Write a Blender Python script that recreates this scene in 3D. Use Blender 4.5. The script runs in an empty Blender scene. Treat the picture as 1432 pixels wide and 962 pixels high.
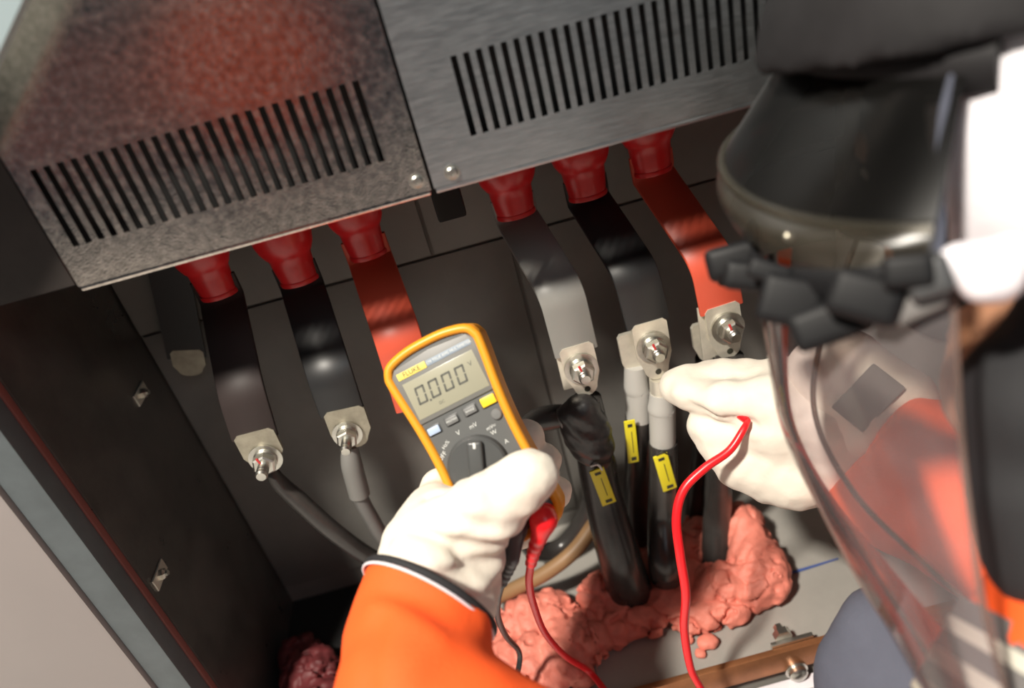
import bpy, bmesh, math, random
import numpy as np
from mathutils import Vector, Matrix

SC = bpy.context.scene
COL = SC.collection
random.seed(7)
RNG = np.random.default_rng(7)

# ------------------------------------------------------------------ camera
CAM_H = 0.95
PITCH = math.radians(30.0)
ROLL = math.radians(15.4)
FPX = 1034.0
cX = Vector((1, 0, 0)); cU = Vector((0, math.sin(PITCH), math.cos(PITCH))); cF = Vector((0, math.cos(PITCH), -math.sin(PITCH)))
RIGHT = (cX * math.cos(ROLL) - cU * math.sin(ROLL)).normalized()
UP = (cX * math.sin(ROLL) + cU * math.cos(ROLL)).normalized()
CAMP = Vector((0, 0, CAM_H))
cam = bpy.data.cameras.new('camera')
cam.sensor_width = 36.0
cam.lens = 36.0 * FPX / 1432.0
cam.clip_start = 0.02
cam.dof.use_dof = True
cam.dof.focus_distance = 0.70
cam.dof.aperture_fstop = 2.4
camo = bpy.data.objects.new('camera', cam)
COL.objects.link(camo)
camo.matrix_world = Matrix(((RIGHT.x, UP.x, -cF.x, CAMP.x), (RIGHT.y, UP.y, -cF.y, CAMP.y), (RIGHT.z, UP.z, -cF.z, CAMP.z), (0, 0, 0, 1)))
SC.camera = camo

# ------------------------------------------------------------------ world, lamps, exposure
w = bpy.data.worlds.new('room_ambient'); SC.world = w; w.use_nodes = True
bg = w.node_tree.nodes['Background']; bg.inputs[0].default_value = (0.80, 0.87, 1.0, 1); bg.inputs[1].default_value = 0.06
def area(name, loc, target, sx, sy, power, color):
    l = bpy.data.lights.new(name, 'AREA'); l.shape = 'RECTANGLE'; l.size = sx; l.size_y = sy; l.energy = power; l.color = color
    o = bpy.data.objects.new(name, l); COL.objects.link(o); o.location = loc
    o.rotation_euler = (Vector(target) - Vector(loc)).to_track_quat('-Z', 'Y').to_euler()
    return o
area('ceiling_lamp', (-0.95, -0.55, 2.60), (0.05, 0.55, 0.4), 0.20, 0.20, 128.0, (1.0, 0.93, 0.82))
area('fill_lamp_rear', (0.9, -1.6, 2.60), (0.1, 0.5, 0.7), 1.2, 0.5, 8.0, (0.85, 0.93, 1.0))  # added soft fill from behind, no lamp is seen there
SC.view_settings.view_transform = 'Standard'
SC.view_settings.look = 'None'
SC.view_settings.exposure = 0.0
SC.view_settings.gamma = 1.0
SC.view_settings.use_curve_mapping = False

# ------------------------------------------------------------------ pixel -> place
def ray(px, py):
    u = px - 716.0; v = 481.0 - py
    return (cF * FPX + RIGHT * u + UP * v) / FPX
def PY(px, py, y):
    r = ray(px, py); return CAMP + r * (y / r.y)
def PZ(px, py, z):
    r = ray(px, py); return CAMP + r * ((z - CAM_H) / r.z)
def PD(px, py, d):
    return CAMP + ray(px, py) * d
def PDS(px, py, d):
    return PD(px, py, d * 0.90)
def PX_(px, py, x):
    r = ray(px, py); return CAMP + r * (x / r.x)

# ------------------------------------------------------------------ materials
def lin(r, g, b):
    f = lambda c: (c / 12.92 if c <= 0.04045 else ((c + 0.055) / 1.055) ** 2.4)
    return (f(r / 255), f(g / 255), f(b / 255), 1)
MATS = {}
def mat(name, col, rough=0.5, metal=0.0, noise=0.0, nscale=40.0, bump=0.0, bscale=80.0, spec=0.5, stretch=None, coat=0.0, sheen=0.0, col2=None, rvar=0.0):
    if name in MATS: return MATS[name]
    m = bpy.data.materials.new(name); m.use_nodes = True
    nt = m.node_tree; b = nt.nodes['Principled BSDF']
    b.inputs['Base Color'].default_value = col; b.inputs['Roughness'].default_value = rough; b.inputs['Metallic'].default_value = metal
    b.inputs['Specular IOR Level'].default_value = spec; b.inputs['Coat Weight'].default_value = coat
    b.inputs['Sheen Weight'].default_value = sheen
    if noise or bump or rvar:
        tc = nt.nodes.new('ShaderNodeTexCoord'); src = tc.outputs['Object']
        if stretch:
            mp = nt.nodes.new('ShaderNodeMapping'); mp.inputs['Scale'].default_value = stretch
            nt.links.new(src, mp.inputs[0]); src = mp.outputs[0]
    if noise or rvar:
        n = nt.nodes.new('ShaderNodeTexNoise'); n.inputs['Scale'].default_value = nscale; n.inputs['Detail'].default_value = 5.0; n.inputs['Roughness'].default_value = 0.65
        nt.links.new(src, n.inputs['Vector'])
        if noise:
            rp = nt.nodes.new('ShaderNodeValToRGB'); rp.color_ramp.elements[0].position = 0.3; rp.color_ramp.elements[1].position = 0.7
            c2 = col2 if col2 else tuple(min(1, c * (1 + noise)) for c in col[:3]) + (1,)
            c1 = col if col2 else tuple(c * (1 - noise) for c in col[:3]) + (1,)
            rp.color_ramp.elements[0].color = c1; rp.color_ramp.elements[1].color = c2
            nt.links.new(n.outputs['Fac'], rp.inputs[0]); nt.links.new(rp.outputs[0], b.inputs['Base Color'])
        if rvar:
            mr = nt.nodes.new('ShaderNodeMapRange'); mr.inputs[1].default_value = 0.3; mr.inputs[2].default_value = 0.7
            mr.inputs[3].default_value = max(0.02, rough - rvar); mr.inputs[4].default_value = min(1, rough + rvar)
            nt.links.new(n.outputs['Fac'], mr.inputs[0]); nt.links.new(mr.outputs[0], b.inputs['Roughness'])
    if bump:
        n2 = nt.nodes.new('ShaderNodeTexNoise'); n2.inputs['Scale'].default_value = bscale; n2.inputs['Detail'].default_value = 6.0
        nt.links.new(src, n2.inputs['Vector'])
        bp = nt.nodes.new('ShaderNodeBump'); bp.inputs['Strength'].default_value = bump; bp.inputs['Distance'].default_value = 0.004
        nt.links.new(n2.outputs['Fac'], bp.inputs['Height']); nt.links.new(bp.outputs[0], b.inputs['Normal'])
    MATS[name] = m
    return m
def clear_mat(name, tint, gloss_rough=0.06, haze=0.06, hazecol=(0.8, 0.75, 0.78, 1), ior=1.5):
    if name in MATS: return MATS[name]
    m = bpy.data.materials.new(name); m.use_nodes = True; nt = m.node_tree; nt.nodes.clear()
    out = nt.nodes.new('ShaderNodeOutputMaterial')
    tr = nt.nodes.new('ShaderNodeBsdfTransparent'); tr.inputs[0].default_value = tint
    df = nt.nodes.new('ShaderNodeBsdfDiffuse'); df.inputs[0].default_value = hazecol
    gl = nt.nodes.new('ShaderNodeBsdfGlossy'); gl.inputs['Roughness'].default_value = gloss_rough
    fr = nt.nodes.new('ShaderNodeFresnel'); fr.inputs[0].default_value = ior
    tc = nt.nodes.new('ShaderNodeTexCoord')
    nz = nt.nodes.new('ShaderNodeTexNoise'); nz.inputs['Scale'].default_value = 14.0; nz.inputs['Detail'].default_value = 4.0
    nt.links.new(tc.outputs['Object'], nz.inputs['Vector'])
    mr = nt.nodes.new('ShaderNodeMapRange'); mr.inputs[1].default_value = 0.3; mr.inputs[2].default_value = 0.75; mr.inputs[3].default_value = haze * 0.6; mr.inputs[4].default_value = haze * 1.5
    nt.links.new(nz.outputs['Fac'], mr.inputs[0])
    m1 = nt.nodes.new('ShaderNodeMixShader'); nt.links.new(mr.outputs[0], m1.inputs[0])
    nt.links.new(tr.outputs[0], m1.inputs[1]); nt.links.new(df.outputs[0], m1.inputs[2])
    m2 = nt.nodes.new('ShaderNodeMixShader'); nt.links.new(fr.outputs[0], m2.inputs[0])
    nt.links.new(m1.outputs[0], m2.inputs[1]); nt.links.new(gl.outputs[0], m2.inputs[2])
    nt.links.new(m2.outputs[0], out.inputs[0])
    MATS[name] = m
    return m

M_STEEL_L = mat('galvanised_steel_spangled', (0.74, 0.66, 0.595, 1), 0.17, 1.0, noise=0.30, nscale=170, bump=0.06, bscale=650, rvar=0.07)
M_STEEL_R = mat('galvanised_steel_brushed', (0.46, 0.485, 0.50, 1), 0.34, 0.95, noise=0.10, nscale=60, bump=0.05, bscale=120, stretch=(1, 1, 8), rvar=0.05)
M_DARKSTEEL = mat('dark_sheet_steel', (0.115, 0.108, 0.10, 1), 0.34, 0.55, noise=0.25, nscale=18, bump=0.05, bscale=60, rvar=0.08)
M_BACK = mat('dull_grey_back_plate', (0.17, 0.163, 0.15, 1), 0.55, 0.2, noise=0.12, nscale=12)
M_BASE = mat('grey_base_plate_steel', (0.37, 0.352, 0.322, 1), 0.55, 0.25, noise=0.10, nscale=9, bump=0.03)
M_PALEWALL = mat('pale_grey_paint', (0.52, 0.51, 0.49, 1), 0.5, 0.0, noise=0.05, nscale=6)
M_DOOR = mat('pinkish_grey_door_paint', (0.30, 0.265, 0.255, 1), 0.45, 0.0, noise=0.05, nscale=3)
M_FRAME = mat('blue_grey_frame_paint', (0.105, 0.122, 0.13, 1), 0.45, 0.2, noise=0.12, nscale=30)
M_REDSEAL = mat('dull_red_seal', (0.20, 0.06, 0.05, 1), 0.6)
M_PALEBLUE = mat('pale_blue_paint', (0.27, 0.335, 0.355, 1), 0.45)
M_ROOMFLOOR = mat('pale_epoxy_floor', (0.60, 0.58, 0.55, 1), 0.5, noise=0.08, nscale=8)
M_ZINC = mat('zinc_plated_steel', (0.60, 0.59, 0.54, 1), 0.34, 1.0, noise=0.12, nscale=120)
M_TIN = mat('tinned_copper_lug', (0.72, 0.68, 0.58, 1), 0.38, 0.6, noise=0.10, nscale=90, bump=0.05)
M_TINSHADE = mat('shaded_tin_lug', (0.36, 0.33, 0.26, 1), 0.42, 0.6, noise=0.2, nscale=60, bump=0.05)  # darker copy of the lug tin, shade of the left side put in
M_COPPER = mat('brown_copper', (0.40, 0.17, 0.075, 1), 0.42, 0.7, noise=0.2, nscale=30)
M_BOOT = mat('red_rubber', (0.62, 0.014, 0.018, 1), 0.30, noise=0.12, nscale=30, bump=0.05)
M_BAR_GREY = mat('grey_busbar_sleeve', (0.235, 0.23, 0.215, 1), 0.38)
M_BAR_BLACK = mat('black_busbar_sleeve', (0.018, 0.018, 0.019, 1), 0.42)
M_BAR_BROWN = mat('brown_grey_busbar_sleeve', (0.034, 0.025, 0.024, 1), 0.55, spec=0.3)
M_BAR_RED = mat('red_busbar_sleeve', (0.58, 0.085, 0.045, 1), 0.42)
M_CABLE = mat('black_cable_jacket', (0.034, 0.031, 0.029, 1), 0.27, noise=0.25, nscale=20)
M_CABLE_GREY = mat('grey_cable_jacket', (0.13, 0.125, 0.12, 1), 0.42)
M_CABLE_TAN = mat('tan_cable_jacket', (0.26, 0.15, 0.07, 1), 0.5)
M_SLEEVE = mat('grey_heat_shrink', (0.42, 0.41, 0.385, 1), 0.45)
M_TAPE = mat('black_vinyl_tape', (0.03, 0.028, 0.028, 1), 0.33, bump=0.3, bscale=90)
M_TAG = mat('yellow_tag_plastic', (0.72, 0.62, 0.02, 1), 0.4)
M_INK = mat('dark_ink', (0.03, 0.03, 0.02, 1), 0.6)
M_REDINK = mat('red_paint_mark', (0.45, 0.03, 0.03, 1), 0.5)
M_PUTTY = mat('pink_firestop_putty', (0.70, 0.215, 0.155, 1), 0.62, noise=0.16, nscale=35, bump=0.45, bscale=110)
M_GLOVE = mat('off_white_leather', (0.72, 0.67, 0.575, 1), 0.75, noise=0.06, nscale=25, bump=0.25, bscale=70, sheen=0.1)
M_ORANGE = mat('hi_vis_orange_cloth', (0.95, 0.108, 0.012, 1), 0.8, noise=0.05, nscale=8, bump=0.15, bscale=400)
M_BLACKCLOTH = mat('black_cloth', (0.016, 0.016, 0.018, 1), 0.8, bump=0.1, bscale=300)
M_NAVY = mat('blue_grey_cloth', (0.085, 0.092, 0.125, 1), 0.85, noise=0.1, nscale=20, bump=0.15, bscale=300)
M_WHITECLOTH = mat('white_cotton', (0.76, 0.73, 0.77, 1), 0.85, bump=0.1, bscale=200)
M_REFLECT = mat('pale_reflective_tape', (0.55, 0.53, 0.45, 1), 0.5)
M_SKIN = mat('skin', (0.42, 0.21, 0.12, 1), 0.55, noise=0.08, nscale=30)
M_HELMET = mat('dark_helmet_plastic', (0.014, 0.013, 0.014, 1), 0.6, noise=0.3, nscale=14, bump=0.2, bscale=30, spec=0.2)
M_BLACKPLASTIC = mat('black_plastic', (0.010, 0.010, 0.011, 1), 0.5, spec=0.18)
M_STRAP = mat('grey_hook_strap', (0.14, 0.13, 0.125, 1), 0.7)
M_SMOKE = clear_mat('smoked_lens', (0.10, 0.095, 0.09, 1), 0.3, 0.03, (0.1, 0.095, 0.09, 1), 1.18)
M_CLEAR = clear_mat('clear_polycarbonate', (0.90, 0.85, 0.875, 1), 0.08, 0.13, (0.62, 0.56, 0.57, 1), 1.35)
M_LIP = clear_mat('worn_clear_edge', (0.60, 0.58, 0.54, 1), 0.25, 0.06, (0.36, 0.32, 0.24, 1), 1.3)
M_RIM = clear_mat('scuffed_shield_edge', (0.60, 0.50, 0.46, 1), 0.2, 0.45, (0.32, 0.23, 0.20, 1))
M_METER_Y = mat('amber_rubber_holster', (0.78, 0.31, 0.018, 1), 0.42)
M_METER_G = mat('grey_meter_plastic', (0.098, 0.10, 0.098, 1), 0.42)
M_METER_BEZEL = mat('light_grey_bezel', (0.15, 0.148, 0.138, 1), 0.4)
M_KNOB = mat('dark_grey_knob', (0.062, 0.064, 0.064, 1), 0.38)
M_LCD = mat('olive_grey_lcd', (0.31, 0.30, 0.225, 1), 0.25)
M_LCDSEG = mat('lcd_segment_ink', (0.085, 0.085, 0.07, 1), 0.5)
M_WHITEINK = mat('white_print', (0.62, 0.63, 0.60, 1), 0.5)
M_LOGO = mat('pale_yellow_print', (0.75, 0.58, 0.13, 1), 0.5)
M_BLUEBAND = mat('pale_blue_grey_print', (0.24, 0.29, 0.35, 1), 0.5)
M_BTN_BLUE = mat('pale_blue_button', (0.38, 0.47, 0.62, 1), 0.45)
M_BTN_GREY = mat('mid_grey_button', (0.15, 0.15, 0.147, 1), 0.45)
M_BTN_YELLOW = mat('yellow_button', (0.85, 0.58, 0.03, 1), 0.4)
M_LEAD_RED = mat('red_silicone', (0.78, 0.014, 0.02, 1), 0.32)
M_LEAD_BLACK = mat('black_silicone', (0.016, 0.016, 0.017, 1), 0.35)
M_DARKGREY = mat('dark_grey_plastic', (0.055, 0.056, 0.058, 1), 0.4)
M_BLUEWIRE = mat('blue_wire', (0.05, 0.09, 0.28, 1), 0.4)
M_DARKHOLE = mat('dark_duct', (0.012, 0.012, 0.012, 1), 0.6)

# ------------------------------------------------------------------ object helpers
def link(name, me, m=None, parent=None):
    o = bpy.data.objects.new(name, me); COL.objects.link(o)
    if m is not None and me is not None:
        me.materials.clear(); me.materials.append(m)
    if parent is not None: o.parent = parent
    return o
def tag(o, label=None, cat=None, group=None, kind=None):
    if label: o['label'] = label
    if cat: o['category'] = cat
    if group: o['group'] = group
    if kind: o['kind'] = kind
    return o
def empty(name, loc, label=None, cat=None, group=None):
    o = bpy.data.objects.new(name, None); COL.objects.link(o); o.location = loc; o.empty_display_size = 0.03
    return tag(o, label, cat, group)
def reparent(o, p):
    """keep the world place of o when p is a plain translated / rotated root"""
    o.parent = p; o.matrix_parent_inverse = (Matrix.Translation(p.location) @ p.rotation_euler.to_matrix().to_4x4()).inverted()
    return o
def mesh_from(name, V, F, smooth=True):
    me = bpy.data.meshes.new(name); me.from_pydata([tuple(v) for v in V], [], [tuple(f) for f in F]); me.update()
    if smooth: me.polygons.foreach_set('use_smooth', [True] * len(me.polygons))
    return me
def bm_mesh(name, bm, smooth=False, angle=None):
    bmesh.ops.recalc_face_normals(bm, faces=bm.faces)
    me = bpy.data.meshes.new(name); bm.to_mesh(me); bm.free()
    if smooth: me.polygons.foreach_set('use_smooth', [True] * len(me.polygons))
    if smooth and angle:
        me.set_sharp_from_angle(angle=math.radians(angle))
    return me
def box_mesh(name, lo, hi, bev=0.0, seg=2):
    bm = bmesh.new(); bmesh.ops.create_cube(bm, size=1.0)
    for v in bm.verts:
        v.co = Vector([(lo[i] + hi[i]) / 2 + v.co[i] * (hi[i] - lo[i]) for i in range(3)])
    if bev: bmesh.ops.bevel(bm, geom=bm.edges[:], offset=bev, segments=seg, affect='EDGES', profile=0.6)
    return bm_mesh(name, bm, bool(bev), 40)
def lathe_mesh(name, prof, seg=32, sx=1.0, sy=1.0, cap=True, angle=35):
    bm = bmesh.new(); rings = []
    for r, z in prof:
        rings.append([bm.verts.new((r * sx * math.cos(2 * math.pi * i / seg), r * sy * math.sin(2 * math.pi * i / seg), z)) for i in range(seg)])
    for a, b in zip(rings, rings[1:]):
        for i in range(seg): bm.faces.new((a[i], a[(i + 1) % seg], b[(i + 1) % seg], b[i]))
    if cap:
        bm.faces.new(rings[0]); bm.faces.new(rings[-1])
    return bm_mesh(name, bm, True, angle)
def prism_mesh(name, outline, z0, z1, bev=0.0, seg=3, holes=None):
    bm = bmesh.new()
    a = [bm.verts.new((x, y, z0)) for x, y in outline]; b = [bm.verts.new((x, y, z1)) for x, y in outline]
    n = len(a)
    bm.faces.new(a); top = bm.faces.new(b)
    for i in range(n): bm.faces.new((a[i], a[(i + 1) % n], b[(i + 1) % n], b[i]))
    if bev:
        ed = [e for e in top.edges]
        bmesh.ops.bevel(bm, geom=ed, offset=bev, segments=seg, affect='EDGES', profile=0.5)
    return bm_mesh(name, bm, True, 35)
def catmull(pts, n=8):
    pts = [Vector(p) for p in pts]
    if len(pts) < 3: return pts
    P = [pts[0] * 2 - pts[1]] + pts + [pts[-1] * 2 - pts[-2]]
    out = []
    for i in range(1, len(P) - 2):
        p0, p1, p2, p3 = P[i - 1], P[i], P[i + 1], P[i + 2]
        for k in range(n):
            t = k / n
            out.append(0.5 * ((2 * p1) + (p2 - p0) * t + (2 * p0 - 5 * p1 + 4 * p2 - p3) * t * t + (3 * p1 - p0 - 3 * p2 + p3) * t ** 3))
    out.append(P[-2].copy())
    return out
def frames(path, ref=None):
    T = []
    for i in range(len(path)):
        a = path[max(0, i - 1)]; b = path[min(len(path) - 1, i + 1)]
        T.append((b - a).normalized())
    n = Vector(ref) if ref is not None else (Vector((0, 0, 1)) if abs(T[0].z) < 0.9 else Vector((1, 0, 0)))
    out = []
    for t in T:
        base = Vector(ref) if ref is not None else n
        n = (base - t * base.dot(t)).normalized()
        out.append((t, n, t.cross(n)))
    return out
def sweep_mesh(name, path, section, ref=None, closed_caps=True, radii=None, angle=50):
    """section: list of (a, b) offsets along (n, b)"""
    fr = frames(path, ref); V = []; F = []; k = len(section)
    for i, (p, (t, n, b)) in enumerate(zip(path, fr)):
        s = 1.0 if radii is None else radii[i]
        for (x, y) in section: V.append(p + n * (x * s) + b * (y * s))
    for i in range(len(path) - 1):
        for j in range(k):
            F.append((i * k + j, i * k + (j + 1) % k, (i + 1) * k + (j + 1) % k, (i + 1) * k + j))
    if closed_caps:
        F.append(tuple(range(k))); F.append(tuple((len(path) - 1) * k + j for j in range(k)))
    me = mesh_from(name, V, F)
    bm = bmesh.new(); bm.from_mesh(me); bmesh.ops.recalc_face_normals(bm, faces=bm.faces); bm.to_mesh(me); bm.free()
    me.polygons.foreach_set('use_smooth', [True] * len(me.polygons))
    me.set_sharp_from_angle(angle=math.radians(angle))
    return me
def circle(k=14): return [(math.cos(2 * math.pi * i / k), math.sin(2 * math.pi * i / k)) for i in range(k)]
def tube_mesh(name, pts, r, n=8, k=14):
    path = catmull(pts, n)
    if isinstance(r, (int, float)): rad = [r] * len(path)
    else:
        xs = np.linspace(0, len(path) - 1, len(r)); rad = list(np.interp(np.arange(len(path)), xs, r))
    return sweep_mesh(name, path, circle(k), None, True, rad)
def place(o, origin, z, x=None):
    """orient o so local z -> z"""
    z = Vector(z).normalized(); x = Vector(x) if x is not None else Vector((1, 0, 0))
    x = (x - z * x.dot(z)).normalized(); y = z.cross(x)
    o.matrix_world = Matrix(((x.x, y.x, z.x, origin[0]), (x.y, y.y, z.y, origin[1]), (x.z, y.z, z.z, origin[2]), (0, 0, 0, 1)))
    return o
def text_mesh(name, s, size, align='CENTER', extrude=0.0):
    c = bpy.data.curves.new(name, 'FONT'); c.body = s; c.size = size; c.align_x = align; c.align_y = 'CENTER'; c.extrude = extrude
    o = bpy.data.objects.new(name, c); COL.objects.link(o)
    bpy.context.view_layer.update()
    me = bpy.data.meshes.new_from_object(o.evaluated_get(bpy.context.evaluated_depsgraph_get()))
    bpy.data.objects.remove(o); bpy.data.curves.remove(c); me.name = name
    return me

# ---- distance-field solids for gloves, clothing, bodies and putty
def cap(a, b, ra, rb):
    a = np.array(a, float); b = np.array(b, float)
    def f(P):
        ab = b - a; t = np.clip(((P - a) @ ab) / max(1e-9, ab @ ab), 0, 1)
        return np.linalg.norm(P - a - t[:, None] * ab, axis=1) - (ra + (rb - ra) * t)
    f.lo = np.minimum(a - ra, b - rb); f.hi = np.maximum(a + ra, b + rb); return f
def ell(c, radii, axes=None):
    c = np.array(c, float); r = np.array(radii, float); A = np.eye(3) if axes is None else np.array([list(v) for v in axes], float)
    def f(P):
        q = (P - c) @ A.T; k0 = np.linalg.norm(q / r, axis=1); k1 = np.linalg.norm(q / (r * r), axis=1)
        return k0 * (k0 - 1.0) / np.maximum(k1, 1e-9)
    m = r.max(); f.lo = c - m; f.hi = c + m; return f
def smin(a, b, k):
    h = np.maximum(k - np.abs(a - b), 0) / k
    return np.minimum(a, b) - h * h * k * 0.25
def union(prims, k=0.012):
    def f(P):
        d = prims[0](P)
        for p in prims[1:]: d = smin(d, p(P), k) if k > 0 else np.minimum(d, p(P))
        return d
    f.lo = np.min([p.lo for p in prims], axis=0); f.hi = np.max([p.hi for p in prims], axis=0); return f
def vnoise(P, scale, seed=0):
    Q = P * scale + 37.0 + seed * 11.3; I = np.floor(Q).astype(np.int64); f = Q - I; f = f * f * (3 - 2 * f)
    def h(i, j, k):
        n = (i * 374761393 + j * 668265263 + k * 2147483647 + seed * 974711) & 0x7fffffff
        n = ((n ^ (n >> 13)) * 1274126177) & 0x7fffffff
        return ((n ^ (n >> 16)) & 0xffff) / 65535.0
    r = 0
    for a in (0, 1):
        for b in (0, 1):
            for c in (0, 1):
                wgt = (f[:, 0] if a else 1 - f[:, 0]) * (f[:, 1] if b else 1 - f[:, 1]) * (f[:, 2] if c else 1 - f[:, 2])
                r = r + wgt * h(I[:, 0] + a, I[:, 1] + b, I[:, 2] + c)
    return r
def plane_cut(f, p, n):
    p = np.array(p, float); n = np.array(n, float); n = n / np.linalg.norm(n)
    def g(P): return np.maximum(f(P), (P - p) @ n)
    g.lo, g.hi = f.lo, f.hi; return g
def sdf_mesh(name, f, h, disp=None, band=0.02):
    lo = np.array(f.lo) - 3 * h; hi = np.array(f.hi) + 3 * h
    n = np.ceil((hi - lo) / h).astype(int) + 1
    ax = [lo[i] + h * np.arange(n[i]) for i in range(3)]
    G = np.stack(np.meshgrid(*ax, indexing='ij'), -1).reshape(-1, 3)
    v = f(G)
    if disp is not None:
        mk = np.abs(v) < band; v[mk] = v[mk] + disp(G[mk])
    v = v.reshape(n); ins = v < 0
    c = np.zeros(np.array(n) - 1, int)
    for a in (0, 1):
        for b in (0, 1):
            for d in (0, 1):
                c += ins[a:n[0] - 1 + a, b:n[1] - 1 + b, d:n[2] - 1 + d]
    mixed = (c > 0) & (c < 8)
    ids = -np.ones(mixed.shape, int); cells = np.argwhere(mixed); ids[mixed] = np.arange(len(cells))
    acc = np.zeros((len(cells), 3)); cnt = np.zeros(len(cells))
    corners = [(a, b, d) for a in (0, 1) for b in (0, 1) for d in (0, 1)]
    for i, p in enumerate(corners):
        for q in corners[i + 1:]:
            if sum(abs(p[t] - q[t]) for t in range(3)) != 1: continue
            va = v[cells[:, 0] + p[0], cells[:, 1] + p[1], cells[:, 2] + p[2]]; vb = v[cells[:, 0] + q[0], cells[:, 1] + q[1], cells[:, 2] + q[2]]
            cr = (va < 0) != (vb < 0); t = np.where(cr, va / np.where(np.abs(va - vb) < 1e-12, 1, va - vb), 0)
            acc += np.where(cr[:, None], np.array(p) + t[:, None] * (np.array(q) - np.array(p)), 0); cnt += cr
    V = lo + h * (cells + acc / cnt[:, None])
    F = []
    for axn in range(3):
        o = [(1, 2), (2, 0), (0, 1)][axn]
        sl0 = [slice(None)] * 3; sl1 = [slice(None)] * 3
        sl0[axn] = slice(0, n[axn] - 1); sl1[axn] = slice(1, n[axn])
        cr = ins[tuple(sl0)] != ins[tuple(sl1)]
        E = np.argwhere(cr); sign = ins[tuple(sl0)][cr]
        ok = (E[:, o[0]] > 0) & (E[:, o[1]] > 0) & (E[:, o[0]] < n[o[0]] - 1) & (E[:, o[1]] < n[o[1]] - 1)
        E = E[ok]; sign = sign[ok]
        def idx(du, dv):
            q = E.copy(); q[:, o[0]] += du; q[:, o[1]] += dv; return ids[q[:, 0], q[:, 1], q[:, 2]]
        quad = np.stack([idx(-1, -1), idx(0, -1), idx(0, 0), idx(-1, 0)], 1)
        quad[~sign] = quad[~sign][:, ::-1]
        F.append(quad)
    F = np.concatenate(F)
    me = bpy.data.meshes.new(name)
    me.vertices.add(len(V)); me.vertices.foreach_set('co', V.ravel())
    me.loops.add(len(F) * 4); me.loops.foreach_set('vertex_index', F.ravel())
    me.polygons.add(len(F)); me.polygons.foreach_set('loop_start', np.arange(len(F)) * 4); me.polygons.foreach_set('loop_total', np.full(len(F), 4))
    me.update(); me.validate()
    me.polygons.foreach_set('use_smooth', [True] * len(me.polygons))
    return me

# ================================================================== THE CABINET (setting)
ZB = CAM_H - 0.78            # cabinet base plate
YB = 0.80                    # back plates
YP = 0.56                    # ventilated panels
YF = 0.565                   # front edge of the side wall
XL, XR = -0.41, 0.42
ZTOP = 1.25
def struct(name, me, m, label, cat='structure', parent=None):
    o = link(name, me, m, parent)
    if parent is None: tag(o, label, cat, kind='structure')
    return o
struct('floor', box_mesh('floor', (-2.2, -2.2, -0.04), (2.2, 2.0, 0.0)), M_ROOMFLOOR, 'pale smooth room floor in front of the cabinet', 'floor')
struct('cabinet_base', box_mesh('cabinet_base', (-0.19, 0.512, 0.0), (XR, YB, ZB)), M_BASE, 'grey steel base plate under the pink putty and cables', 'floor')
struct('dark_corner_plate', box_mesh('dark_corner_plate', (XL, 0.512, 0.0), (-0.192, YB, ZB - 0.004)), M_DARKHOLE, 'black plate standing in for the dark corner beside the grey base plate', 'floor')  # dark plate, the shade of this corner put into its black colour
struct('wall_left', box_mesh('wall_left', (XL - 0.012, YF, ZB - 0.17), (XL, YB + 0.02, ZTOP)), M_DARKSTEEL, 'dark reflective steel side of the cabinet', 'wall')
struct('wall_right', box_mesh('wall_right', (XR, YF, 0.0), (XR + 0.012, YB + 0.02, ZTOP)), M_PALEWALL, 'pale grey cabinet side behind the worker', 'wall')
wb = struct('wall_back', box_mesh('wall_back', (XL, YB, 0.0), (XR, YB + 0.02, ZTOP)), M_BACK, 'dark grey plate at the back of the cabinet', 'wall')
zs = PY(640, 347, YB).z      # seam between the back plates
for x0, x1 in ((XL + 0.002, -0.062), (-0.058, 0.118), (0.122, XR - 0.002)):
    link('back_panel', box_mesh('back_panel', (x0, YB - 0.006, zs + 0.002), (x1, YB, 1.0), 0.0012), M_BACK, wb)
for x0, x1 in ((XL + 0.002, 0.028), (0.032, XR - 0.002)):
    link('back_panel', box_mesh('back_panel', (x0, YB - 0.004, ZB + 0.03), (x1, YB, zs - 0.002), 0.0012), M_BACK, wb)
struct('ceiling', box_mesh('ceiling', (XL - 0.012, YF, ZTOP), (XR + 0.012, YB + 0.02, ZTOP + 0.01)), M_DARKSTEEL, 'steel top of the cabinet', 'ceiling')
struct('trim_5', box_mesh('trim_5', (XL, 0.486, 0.0), (XR, 0.5025, ZB - 0.03), 0.002), M_WHITECLOTH, 'white plinth cover below the copper bar', 'trim')
# front frame post with the red seal, and the pale closed door beside it
fr = struct('trim_1', box_mesh('trim_1', (XL - 0.034, YF - 0.03, 0.0), (XL - 0.0045, YF, ZTOP), 0.002), M_FRAME, 'blue-grey frame post at the open cabinet front', 'frame')
link('seal', box_mesh('seal', (XL - 0.0045, YF - 0.008, 0.0), (XL - 0.0018, YF, ZTOP), 0.0008), M_REDSEAL, fr)
struct('trim_2', box_mesh('trim_2', (XR, YF - 0.02, 0.0), (XR + 0.035, YF, ZTOP), 0.002), M_FRAME, 'blue-grey frame post behind the worker', 'frame')
struct('door_1', box_mesh('door_1', (XL - 0.78, YF - 0.034, 0.02), (XL - 0.036, YF + 0.0, ZTOP), 0.004), M_DOOR, 'pinkish grey cabinet door beside the frame post', 'door')
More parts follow.
